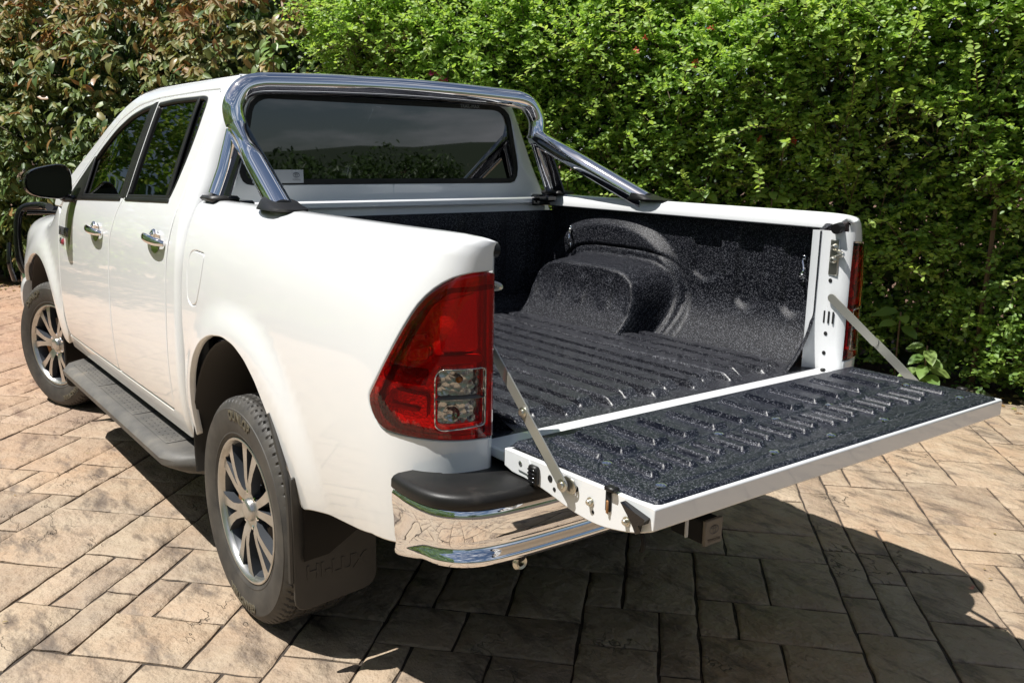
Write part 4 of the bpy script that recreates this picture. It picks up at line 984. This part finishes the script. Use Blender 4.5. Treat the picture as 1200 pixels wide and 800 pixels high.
def paver_geo(i,j,w_,h_):
    g_=.0048; x0,x1=i*UU+g_,(i+w_)*UU-g_; y0,y1=j*UU+g_,(j+h_)*UU-g_
    cx_,cy_=(x0+x1)/2,(y0+y1)/2; P=[]
    def edge(a,c,n):
        for k in range(n):
            f=k/n; P.append((a[0]+(c[0]-a[0])*f,a[1]+(c[1]-a[1])*f))
    nx=max(3,w_*2);ny=max(3,h_*2)
    edge((x0,y0),(x1,y0),nx);edge((x1,y0),(x1,y1),ny);edge((x1,y1),(x0,y1),nx);edge((x0,y1),(x0,y0),ny)
    T=R2.uniform(-.0015,.002); tx,ty=R2.uniform(-.007,.007),R2.uniform(-.007,.007)
    rings=[]; jit=[(R2.uniform(-.0036,.0036),R2.uniform(-.0036,.0036),R2.uniform(.007,.016)) for _ in P]
    V=[];n=len(P); c=uv2w(cx_,cy_)
    for ins,z in((0,-.011),(0,-.005),(.5,-.0015),(1,0.)):
        for (px,py),(jx,jy,bv) in zip(P,jit):
            d=Vector((cx_-px,cy_-py)); d.x=math.copysign(min(abs(d.x),bv*1.),d.x)*ins*(1 if abs(abs(px-cx_)-(x1-x0)/2)<1e-6 else 0); d.y=math.copysign(min(abs(d.y),bv),d.y)*ins*(1 if abs(abs(py-cy_)-(y1-y0)/2)<1e-6 else 0)
            qx,qy=px+jx+d.x,py+jy+d.y; X,Y=uv2w(qx,qy); V.append((X-c[0],Y-c[1],z+(T+tx*(qx-cx_)+ty*(qy-cy_) if z>-.01 else 0)))
    F=[(q*n+k,q*n+(k+1)%n,(q+1)*n+(k+1)%n,(q+1)*n+k) for q in range(3) for k in range(n)]+[tuple(range(3*n,4*n))]
    return c,V,F
def parea(i,j,w_,h_):
    ps=[pix((*uv2w((i+a)*UU,(j+c)*UU),0)) for a,c in((0,0),(w_,0),(w_,h_),(0,h_))]
    if any(p is None for p in ps): return 0
    if all(p[0]<-10 for p in ps) or all(p[0]>1210 for p in ps) or all(p[1]>810 for p in ps) or all(p[1]<320 for p in ps): return 0
    cx_,cy_=uv2w((i+w_/2)*UU,(j+h_/2)*UU)
    if 1.3<cx_<4.8 and -.9<cy_<.55: return 0      # right under the truck, out of sight
    return abs(area([Vector(p[:2]) for p in ps]))
order=sorted(pav,key=lambda p:-parea(*p)); rest=MB()
for k,p in enumerate(order):
    c,V,F=paver_geo(*p)
    if k<296 and parea(*p)>0:
        o=mk('paver',V,F,M['stone'],drive,True,50); o.location=(*c,0)
    else: rest.add([(v[0]+c[0],v[1]+c[1],v[2]) for v in V],F)
o=rest.obj('paving',M['stone'],drive,True,50); o['kind']='stuff'
# drain groove running beneath the tow bar is part of the joints
# ------------------------------------------------------------ foliage
def leafmat(name,c0,c1,c2,rough=.42,trans=.35,attr='tint'):
    m=bpy.data.materials.new(name); m.use_nodes=True; t=m.node_tree; b=t.nodes['Principled BSDF']; o=t.nodes['Material Output']
    if attr: a=t.nodes.new('ShaderNodeAttribute'); a.attribute_name=attr; src=a.outputs['Fac']
    else: a=t.nodes.new('ShaderNodeObjectInfo'); src=a.outputs['Random']
    r=ramp(t,src,[(i/(len(c0)-1),c) for i,c in enumerate(c0)])
    b.inputs['Roughness'].default_value=rough; b.inputs['Specular IOR Level'].default_value=.5; t.links.new(r.outputs[0],b.inputs['Base Color'])
    tr=t.nodes.new('ShaderNodeBsdfTranslucent'); r2=ramp(t,src,[(i/(len(c1)-1),c) for i,c in enumerate(c1)]); t.links.new(r2.outputs[0],tr.inputs[0])
    x=t.nodes.new('ShaderNodeMixShader'); x.inputs[0].default_value=trans; t.links.new(b.outputs[0],x.inputs[1]); t.links.new(tr.outputs[0],x.inputs[2]); t.links.new(x.outputs[0],o.inputs[0]); return m
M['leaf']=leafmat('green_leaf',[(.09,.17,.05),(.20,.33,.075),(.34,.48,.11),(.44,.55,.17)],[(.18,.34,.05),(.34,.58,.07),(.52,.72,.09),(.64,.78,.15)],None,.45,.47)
M['brown']=leafmat('copper_leaf',[(.06,.11,.03),(.12,.19,.05),(.21,.27,.08),(.30,.25,.08),(.30,.15,.055),(.38,.30,.12)],[(.12,.18,.03),(.18,.24,.05),(.26,.28,.06),(.32,.20,.05),(.30,.09,.04),(.36,.24,.09)],None,.52,.32)
M['brown2']=leafmat('copper_leaf_single',[(.06,.11,.03),(.12,.19,.05),(.21,.27,.08),(.30,.25,.08),(.30,.15,.055),(.38,.30,.12)],[(.12,.18,.03),(.18,.24,.05),(.26,.28,.06),(.32,.20,.05),(.30,.09,.04),(.36,.24,.09)],None,.36,.25,None)
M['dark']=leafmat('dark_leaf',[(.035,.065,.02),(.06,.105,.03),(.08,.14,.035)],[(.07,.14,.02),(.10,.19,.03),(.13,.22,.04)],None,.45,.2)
M['broad']=leafmat('broad_leaf',[(.12,.22,.05),(.18,.30,.08),(.26,.36,.10)],[(.25,.40,.06),(.30,.46,.08),(.36,.48,.10)],None,.4,.35,None)
M['bark']=mat('bark',(.10,.07,.045),.85); t,b=nodes(M['bark']); n=noise(t,18,6,.6); bump(t,b,n.outputs[0],.6,.01)
M['petal']=leafmat('pink_petal',[(.55,.02,.16),(.65,.05,.25)],[(.8,.05,.3),(.8,.1,.4)],None,.5,.4,None); M['petalr']=leafmat('red_petal',[(.55,.05,.04),(.6,.12,.06)],[(.8,.1,.08),(.8,.2,.1)],None,.5,.4,None)
def vnoise(seed):
    r=np.random.default_rng(seed); T=r.random((64,64))
    def f(x,y):
        xi=np.floor(x).astype(int);yi=np.floor(y).astype(int);fx=x-xi;fy=y-yi;fx=fx*fx*(3-2*fx);fy=fy*fy*(3-2*fy)
        g=lambda a,c:T[a%64,c%64]
        return (g(xi,yi)*(1-fx)+g(xi+1,yi)*fx)*(1-fy)+(g(xi,yi+1)*(1-fx)+g(xi+1,yi+1)*fx)*fy
    return lambda x,y:(f(x,y)*.5+f(x*2.1+7,y*2.1+3)*.28+f(x*4.3+1,y*4.3+9)*.15+f(x*8.7,y*8.7)*.07)
def unit(a): return a/np.maximum(np.linalg.norm(a,axis=1,keepdims=True),1e-9)
def leaves(name,P,D,Nn,Ln,Wd,tint,m,parent,fold=.25,droop=.0,shape=0):
    """many leaves in one mesh: P base, D direction, Nn normal, per-leaf length and width"""
    n=len(P); D=unit(D); Sx=unit(np.cross(D,Nn)); Nn=np.cross(Sx,D)
    L_=Ln[:,None];W=Wd[:,None]/2
    if shape==0: st=[(0,0),(.32,.85),(.68,.80),(1,0)]
    else: st=[(0,0),(.25,.80),(.62,.92),(1.05,0)]
    b0=P; l1=P+D*L_*st[1][0]+Sx*W*st[1][1]+Nn*W*fold; l2=P+D*L_*st[2][0]+Sx*W*st[2][1]+Nn*(W*fold-L_*droop*.4); tp=P+D*L_*st[3][0]-Nn*L_*droop
    r1=P+D*L_*st[1][0]-Sx*W*st[1][1]+Nn*W*fold; r2=P+D*L_*st[2][0]-Sx*W*st[2][1]+Nn*(W*fold-L_*droop*.4)
    V=np.stack([b0,l1,l2,tp,r2,r1],1).reshape(-1,3).astype(np.float32)
    k=(np.arange(n)*6)[:,None]; q=np.concatenate([k+np.array([[0,3,2,1]]),k+np.array([[0,5,4,3]])],1).reshape(-1).astype(np.int32)
    me=bpy.data.meshes.new(name); me.vertices.add(6*n); me.vertices.foreach_set('co',V.ravel()); me.loops.add(8*n); me.loops.foreach_set('vertex_index',q); me.polygons.add(2*n)
    me.polygons.foreach_set('loop_start',np.arange(0,8*n,4,dtype=np.int32)); me.polygons.foreach_set('loop_total',np.full(2*n,4,dtype=np.int32)); 
    a=me.attributes.new('tint','FLOAT','POINT'); a.data.foreach_set('value',np.repeat(np.clip(tint,0,1),6).astype(np.float32))
    me.materials.append(m); me.update(calc_edges=True); o=link(me,name,parent); o['kind']='stuff'; return o
def hedge_surface(seed,prof):
    nf=vnoise(seed); ng=vnoise(seed+1)
    def pos(s,z,dep):    # s along foot line, z height -> outward offset from the line
        o=prof(s,z)+(nf(s*1.3,z*1.6)-.5)*.95+(ng(s*4.5,z*5)-.5)*.32-dep
        return np.stack([HA[0]+HD[0]*s+HN[0]*o,HA[1]+HD[1]*s+HN[1]*o,z],1)
    return pos
def sprays(pos,n,s0,s1,z0,z1,nl,ln,tw,up_,seed,cov=None,depth=.35):
    r=np.random.default_rng(seed); s=r.uniform(s0,s1,n); z=r.uniform(z0,z1,n)
    if cov is not None:
        k=cov(s,z)>r.random(n); s=s[k];z=z[k]; n=len(s)
    dep=np.abs(r.normal(0,depth,n)); B=pos(s,z,dep)
    T=np.stack([HN[0]*np.ones(n),HN[1]*np.ones(n),np.zeros(n)],1)*r.uniform(.3,1,n)[:,None]+r.normal(0,.55,(n,3)); T[:,2]+=up_; T=unit(T)
    tl=r.uniform(.6,1.3,n)*tw; Pn=[];Dn=[];Nn=[];Tn=[]
    sag=r.uniform(.0,.6,n)
    tint0=r.random(n)
    for k in range(nl):
        f=(k+.5)/nl; P=B+T*(tl*f)[:,None]; P[:,2]-=sag*tl*f*f
        side=unit(np.cross(T,np.array([[0,0,1.]]))+r.normal(0,.25,(n,3)))*(1 if k%2 else -1)
        D=unit(T*.6+side*.9+r.normal(0,.35,(n,3))); Nl=unit(np.array([[.10,.25,1.]])+r.normal(0,.5,(n,3))+np.array([[HN[0],HN[1],0]])*.35)
        Pn.append(P);Dn.append(D);Nn.append(Nl);Tn.append(tint0*.55+.25*r.random(n)+.2*f)
    P=np.concatenate(Pn);D=np.concatenate(Dn);Nl=np.concatenate(Nn);tt=np.concatenate(Tn); L_=ln*r.uniform(.65,1.25,len(P)); return P,D,Nl,L_,tt,(B,T,tl,sag)
def twigs(name,BT,m,parent,every=3,rad=.003):
    B,T,tl,sag=BT; mb=MB()
    for i in range(0,len(B),every):
        b0=Vector(B[i])-Vector(T[i])*.15; mb.tube([b0,Vector(B[i])+Vector(T[i])*tl[i]*.5-Vector((0,0,sag[i]*tl[i]*.25)),Vector(B[i])+Vector(T[i])*tl[i]-Vector((0,0,sag[i]*tl[i]))],[rad*1.5,rad,rad*.5],3,False)
    o=mb.obj(name,m,parent,False); o['kind']='stuff'; return o
# green flowering hedge
SB=4.9    # where the two hedges meet, metres along the foot line
def profg(s,z):
    top=.12*np.maximum(0,z-2.6)**1.5
    low=.50*np.exp(-((z-1.9)/.8)**2)+.18*np.exp(-((z-.5)/.5)**2)+.25*np.exp(-((z-2.6)/.5)**2)
    return -.35+low*1.0-top+.25*(z<.25)*0
gh=empty('hedge',None,(*(HA+HD*1.5),0)); tag(gh,'tall loose green flowering hedge with pink and red blooms, behind the tray and tailgate','hedge')
gh2=lambda o:o
posg=hedge_surface(21,profg)
hole=vnoise(5)
def covg(s,z):
    c=np.ones_like(s); h=hole(s*1.1+3,z*1.4); c*=np.clip((h-.26)*7,.25,1)
    c*=1; return c
P,D,Nl,L_,tt,BT=sprays(posg,23500,-3.2,SB+.5,.05,3.9,14,.036,.24,.5,31,covg,.13)
# leaf colour: yellow green high up, darker low down, sun and shade painted in
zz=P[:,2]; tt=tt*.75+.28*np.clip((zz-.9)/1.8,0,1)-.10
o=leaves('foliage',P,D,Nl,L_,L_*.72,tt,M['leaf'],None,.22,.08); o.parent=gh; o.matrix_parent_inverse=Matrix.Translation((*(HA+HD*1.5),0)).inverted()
INV=Matrix.Translation((*(HA+HD*1.5),0)).inverted()
def par(o,p,inv): o.parent=p; o.matrix_parent_inverse=inv; return o
par(twigs('twigs',BT,M['bark'],None,4,.0022),gh,INV)
# long arching shoots standing out of the face
P,D,Nl,L_,tt,BT=sprays(posg,620,-3.2,SB+.5,.3,3.6,26,.040,.62,.9,47,None,.10)
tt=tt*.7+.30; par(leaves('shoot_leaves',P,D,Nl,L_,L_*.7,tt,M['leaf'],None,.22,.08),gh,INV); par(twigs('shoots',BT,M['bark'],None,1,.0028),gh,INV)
# deeper, darker mass behind
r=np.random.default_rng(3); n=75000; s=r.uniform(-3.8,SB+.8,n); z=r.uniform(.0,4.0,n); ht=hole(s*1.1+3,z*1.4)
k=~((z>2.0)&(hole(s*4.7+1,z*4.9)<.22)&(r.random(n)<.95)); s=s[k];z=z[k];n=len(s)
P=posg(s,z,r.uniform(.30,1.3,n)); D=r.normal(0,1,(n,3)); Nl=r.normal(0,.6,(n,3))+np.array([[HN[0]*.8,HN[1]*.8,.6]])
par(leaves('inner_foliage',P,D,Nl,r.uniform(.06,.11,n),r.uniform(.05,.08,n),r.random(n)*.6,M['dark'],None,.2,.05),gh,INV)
for k in range(14):
    s=R2.uniform(-3,SB); b0=HA+HD*s-HN*R2.uniform(.3,.7); P0=Vector((*b0,-.03)); h=R2.uniform(1.6,3.2); e=Vector((R2.uniform(-.5,.5),R2.uniform(-.3,.3),h))
    par(MB().tube(cat([P0,P0+e*.4+Vector((R2.uniform(-.15,.15),R2.uniform(-.15,.15),0)),P0+e],n=4),[.022-.0018*q for q in range(9)],6,False).obj('branch',M['bark'],None),gh,INV)
# blooms on the hedge: three papery bracts each
def hit(px,py,off):   # point where the picture ray meets the hedge face
    x=(px-584.258)/FPX; y=(396.464-py)/FPX; d=fw+rt2*x+up2*y; best=None
    for i in range(400):
        q=Vector(CAMP)+d*(2+i*.03); o_=(np.array([q.x,q.y])-HA)@HN; s=(np.array([q.x,q.y])-HA)@HD
        if q.z<-.05 or q.z>3.4: return None
        f=posg if s<SB else posb
        pp=f(np.array([s]),np.array([q.z]),np.array([off]))[0]
        if o_<(pp[:2]-HA)@HN: return q
    return None
def profb(s,z): return -.30+.35*np.exp(-((z-1.7)/1.1)**2)-.25*np.maximum(0,z-2.5)
posb=hedge_surface(77,profb)
def flower(px,py,m,sz):
    q=hit(px,py,-.10)
    if q is None: return
    mb=MB()
    for c in range(3):
        o_=Vector((R2.uniform(-1,1),R2.uniform(-1,1),R2.uniform(-1,1)))*sz*.8
        for k in range(3):
            a=k*2.09+R2.random(); n=Vector((HN[0]*.8+R2.uniform(-.4,.4),HN[1]*.8+R2.uniform(-.4,.4),.4)).normalized(); u=n.cross(Vector((0,0,1))).normalized(); v=n.cross(u); d=u*math.cos(a)+v*math.sin(a); e=n.cross(d)
            b0=q+o_; mb.add([b0,b0+d*sz*.5+e*sz*.38+n*sz*.25,b0+d*sz*1.1+n*sz*.45,b0+d*sz*.5-e*sz*.38+n*sz*.25],[(0,1,2),(0,2,3)])
    par(mb.obj('flower',m,None,False),gh,INV)
for px,py,c in((506,88,0),(511,94,0),(520,97,0),(757,45,1),(746,60,1),(815,75,1),(890,164,1),(930,165,1),(833,36,1)):
    flower(px,py,M['petal'] if c==0 else M['petalr'],.030 if c==0 else .020)
# copper-leaved hedge
bh=empty('hedge',None,(*(HA+HD*8),0)); tag(bh,'copper and olive leaved hedge behind the cab and bonnet','hedge'); INB=Matrix.Translation((*(HA+HD*8),0)).inverted()
P,D,Nl,L_,tt,BT=sprays(posb,4200,SB-.7,18,.15,3.25,9,.105,.22,.55,55,None,.15)
r=np.random.default_rng(8); D[:,2]-=.75; Nl=unit(Nl+r.normal(0,.35,Nl.shape)+np.array([[HN[0],HN[1],0]])*.8)
tt=np.clip(tt*.55+.45*np.clip((P[:,2]-1.4)/1.8,0,1)-.08+r.normal(0,.12,len(P)),0,1)
nb=len(P); idx=np.array([i for i in range(nb)])
par(leaves('foliage',P,D,Nl,L_,L_*.45,tt,M['brown'],None,.25,.22,1),bh,INB); par(twigs('twigs',BT,M['bark'],None,3,.003),bh,INB)
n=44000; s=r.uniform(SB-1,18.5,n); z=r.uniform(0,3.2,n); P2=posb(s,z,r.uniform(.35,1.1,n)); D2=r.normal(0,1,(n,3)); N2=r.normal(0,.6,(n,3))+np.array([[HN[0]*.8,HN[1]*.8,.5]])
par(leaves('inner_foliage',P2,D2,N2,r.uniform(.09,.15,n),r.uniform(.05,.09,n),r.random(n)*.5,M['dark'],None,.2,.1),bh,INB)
# single leaves picked out on both hedges
def leaf_mesh(name,L_,W_,fold,droop,m,wavy=0):
    V=[];F=[];n=7
    for i in range(n+1):
        f=i/n; w_=W_/2*(math.sin(PI*min(1,f**.8))**.75 if 0<f<1 else .02); z=-droop*L_*f*f
        V+=[(f*L_,-w_,z+fold*w_+wavy*math.sin(f*14)*W_*.03),(f*L_,0,z),(f*L_,w_,z+fold*w_-wavy*math.cos(f*12)*W_*.03)]
    for i in range(n): a=3*i; F+=[(a,a+3,a+4,a+1),(a+1,a+4,a+5,a+2)]
    me=bpy.data.meshes.new(name); me.from_pydata(V,[],F); me.materials.append(m); me.polygons.foreach_set('use_smooth',[True]*len(F)); me.update(); return me
def place(me,name,p,d,n,sc,parent,inv):
    o=bpy.data.objects.new(name,me); COL.objects.link(o); d=Vector(d).normalized(); n=Vector(n); y=n.cross(d).normalized(); z=d.cross(y)
    o.matrix_local=Matrix(((d.x*sc,y.x*sc,z.x*sc,p[0]),(d.y*sc,y.y*sc,z.y*sc,p[1]),(d.z*sc,y.z*sc,z.z*sc,p[2]),(0,0,0,1)))
    mw=o.matrix_basis.copy(); o.parent=parent; o.matrix_parent_inverse=inv; o.matrix_basis=mw; return o
LM=[leaf_mesh('leaf',.12,.055,.25,.30,M['brown2'],1),leaf_mesh('leaf',.12,.06,.15,.15,M['brown2'],1),leaf_mesh('leaf',.12,.048,.35,.45,M['brown2'],1)]
R3=random.Random(5)
for k in range(230):
    px=R3.uniform(2,330); py=R3.uniform(12,320)
    q=hit(px,py,-.14)
    if q is None: continue
    place(R3.choice(LM),'leaf',q,(R3.uniform(-.5,.5)+HN[0]*.3,R3.uniform(-.5,.5)+HN[1]*.3,R3.uniform(-1.1,.1)),(HN[0]+R3.uniform(-.5,.5),HN[1]+R3.uniform(-.5,.5),.5),R3.uniform(.8,1.25),bh,INB)
# broad-leaved seedling at the hedge foot right of the tailgate, and trailing creeper leaves above the tray
def seedling(px,py,off,n,label,sc,h,spread):
    q=hit(px,py,off); g=empty('seedling',None,(q.x,q.y,0)); tag(g,label,'plant'); iv=Matrix.Translation((q.x,q.y,0)).inverted()
    par(MB().tube(cat([(q.x-HN[0]*.1,q.y-HN[1]*.1,-.03),(q.x,q.y,q.z*.6),(q.x,q.y,q.z+.04)],n=4),[.006]*9,6).obj('stem',M['bark'],None),g,iv)
    me=leaf_mesh('leaf',.15,.085,.2,.25,M['broad'],1)
    for k in range(n):
        a=k*2.4; d=Vector((math.cos(a)+HN[0]*.5,math.sin(a)+HN[1]*.5,R3.uniform(-.7,.35))); zz=q.z+.04-h*k/n
        place(me,'leaf',(q.x+d.x*.02,q.y+d.y*.02,zz),d,(HN[0]*.6,HN[1]*.6,1),sc*R3.uniform(.7,1.15),g,iv)
seedling(1086,412,-.45,13,'pale broad leaved seedling at the hedge foot just past the far end of the tailgate',1.0,.28,.1)
seedling(1055,372,-.20,5,'few drooping broad leaves hanging in the dark gap above the tailgate strap',1.05,.12,.1)
seedling(826,222,-.16,9,'clump of broad pale leaves above the far tray rail, nearer the sports bar foot',.85,.16,.1)
seedling(905,228,-.16,8,'clump of yellowish narrow leaves above the far tray rail, nearer the tail lamp',.8,.16,.1)
seedling(320,48,-.20,14,'bright green creeper sprig lying across the copper hedge top',.75,.22,.1)
seedling(525,84,-.18,7,'bright green young shoot beside the pink bloom above the cab roof',.8,.18,.1)
# fallen leaves at the hedge foot
n=2600; r=np.random.default_rng(9); s=r.uniform(-3,16,n); oo=np.abs(r.normal(0,.22,n))-.35; P=np.stack([HA[0]+HD[0]*s+HN[0]*(oo+.15),HA[1]+HD[1]*s+HN[1]*(oo+.15),r.uniform(.003,.012,n)],1)
o=leaves('fallen_leaves',P,np.stack([r.normal(0,1,n),r.normal(0,1,n),r.normal(0,.12,n)],1),np.stack([r.normal(0,.3,n),r.normal(0,.3,n),np.ones(n)],1),r.uniform(.02,.05,n),r.uniform(.015,.03,n),r.uniform(.4,1,n),M['brown'],None,.2,.1); tag(o,'scattered dry leaves along the foot of the hedges','leaves',kind='stuff')
n=70; r=np.random.default_rng(19); P=np.stack([r.uniform(-1,7,n),r.uniform(-2.6,2.4,n),r.uniform(.004,.008,n)],1)
o=leaves('scattered_leaves',P,np.stack([r.normal(0,1,n),r.normal(0,1,n),r.normal(0,.06,n)],1),np.stack([r.normal(0,.2,n),r.normal(0,.2,n),np.ones(n)],1),r.uniform(.008,.022,n),r.uniform(.006,.013,n),r.uniform(.5,1,n),M['brown'],None,.3,.1); tag(o,'tiny dry leaf bits scattered over the stone paving','leaves',kind='stuff')
# trees behind the copper hedge and beyond the garden
def tree(x,y,h,rad,n,label,seed,m,lf=.10,grp=None,base=.35):
    g=empty('tree',None,(x,y,0)); tag(g,label,'tree',grp); r=np.random.default_rng(seed); rr=random.Random(seed)
    mb=MB(); mb.tube(cat([(0,0,-.05),(rr.uniform(-.1,.1),rr.uniform(-.1,.1),h*.35),(rr.uniform(-.3,.3),rr.uniform(-.3,.3),h*.8)],n=4),[.05*rad+.10-.014*q for q in range(9)],8); mb.obj('trunk',M['bark'],g)
    for k in range(7):
        a=rr.uniform(0,6.28); z=h*rr.uniform(.3,.6); MB().tube([(0,0,z),(math.cos(a)*rad*.4,math.sin(a)*rad*.4,z+h*.15),(math.cos(a)*rad*.75,math.sin(a)*rad*.75,z+h*.22)],[.06,.04,.015],6).obj('limb',M['bark'],g)
    C=r.normal(0,1,(60,3)); C=unit(C)*r.uniform(.35,1,(60,1))**.5*np.array([[rad,rad,h*(1-base)/2]]); C[:,2]+=h*(1+base)/2
    c=r.integers(0,60,n); P=C[c]+unit(r.normal(0,1,(n,3)))*(r.uniform(.3,1,(n,1))**.4)*rad*.30
    leaves('crown',P,r.normal(0,1,(n,3))-np.array([[0,0,.3]]),r.normal(0,.5,(n,3))+np.array([[0,0,1.]]),lf*r.uniform(.7,1.3,n),lf*.5*np.ones(n),r.random(n),m,g,.2,.1)
def HP(s,o): q=HA+HD*s+HN*o; return float(q[0]),float(q[1])
tree(*HP(12.5,-3.2),5.2,2.0,9000,'dark leafy tree rising behind the copper hedge at the left',101,M['dark'],.12)
tree(*HP(9.0,-3.0),5.0,1.8,9000,'dark tree behind the copper hedge, above the cab roof',102,M['dark'],.12)
tree(*HP(5.2,-3.4),5.0,1.9,8000,'shaded tree behind the join of the two hedges',103,M['dark'],.12)
# across the drive, seen only in the glass and the chrome
n=60000; r=np.random.default_rng(12); s=r.uniform(0,23,n); z=r.uniform(.05,5.4,n); nf=vnoise(4); o_=(nf(s*1.1,z*1.5)-.5)*1.3+np.abs(r.normal(0,.15,n))
def opp(s,o):   # path of the garden hedge on the other side of the drive
    a=np.array([14.6,1.75]);b0=np.array([4.0,8.4]);c0=np.array([-7.0,9.2]); l1=np.linalg.norm(b0-a); d1=(b0-a)/l1; d2=(c0-b0)/np.linalg.norm(c0-b0)
    s=np.asarray(s,float)[...,None]; o=np.asarray(o,float)[...,None]
    return np.where(s<l1,a+d1*s+np.array([-d1[1],d1[0]])*-o,b0+d2*(s-l1)+np.array([-d2[1],d2[0]])*-o)
q=opp(s,o_); P=np.stack([q[:,0],q[:,1],z],1)
oh=empty('hedge',None,(1,8.4,0)); tag(oh,'green hedge with pink blooms across the drive, mirrored in the side windows','hedge'); iv=Matrix.Translation((1,8.4,0)).inverted()
par(leaves('foliage',P,r.normal(0,1,(n,3)),r.normal(0,.6,(n,3))+np.array([[-.3,-1,.6]]),r.uniform(.10,.17,n),r.uniform(.07,.11,n),r.random(n),M['leaf'],None,.2,.1),oh,iv)
for k in range(24):
    mb=MB(); q=opp(R3.uniform(0,16),-.25); q=Vector((float(q[0]),float(q[1]),R3.uniform(1.2,4)))
    for c in range(5):
        p=q+Vector((R3.uniform(-.07,.07),R3.uniform(-.07,.07),R3.uniform(-.07,.07))); a=R3.uniform(0,6); mb.add([p,p+Vector((.04*math.cos(a),-.02,.04*math.sin(a))),p+Vector((.07*math.cos(a+.4),-.03,.07*math.sin(a+.4))),p+Vector((.04*math.cos(a+.9),-.02,.04*math.sin(a+.9)))],[(0,1,2,3)])
    par(mb.obj('flower',M['petal'],None,False),oh,iv)
lawn=mk('lawn',[(-60,-60,-.015),(-7,-60,-.015),(-7,60,-.015),(-60,60,-.015)],[(0,1,2,3)],mat('lawn_green',(.035,.055,.018),.95),None,False); tag(lawn,kind='structure')
for k,(x,y,h) in enumerate(((-24,-11,2.6),(-30,-19,3.4),(-21,9,5.2))):
    tree(x,y,h,3.0,6000,['low spreading tree mirrored in the middle of the rear glass','rounded tree mirrored at the right end of the rear glass','tall tree across the drive behind the photographer'][k],200+k,M['dark'],.22,None,.02)
V=[];n=60
for i in range(n+1):
    a=math.radians(95+220*i/n); 
    for R_,z in((55,-.03),(75,6.6+.9*math.sin(i*.35)+.35*math.sin(i*.83)+.2*math.sin(i*2.3)),(100,-.03)): V.append((R_*math.cos(a),R_*math.sin(a),z))
M['hill']=mat('hill_green',(.025,.04,.018),.9)
o=mk('hills',V,[(3*i+j,3*i+j+1,3*i+j+4,3*i+j+3) for i in range(n) for j in range(2)],M['hill']); tag(o,kind='structure')
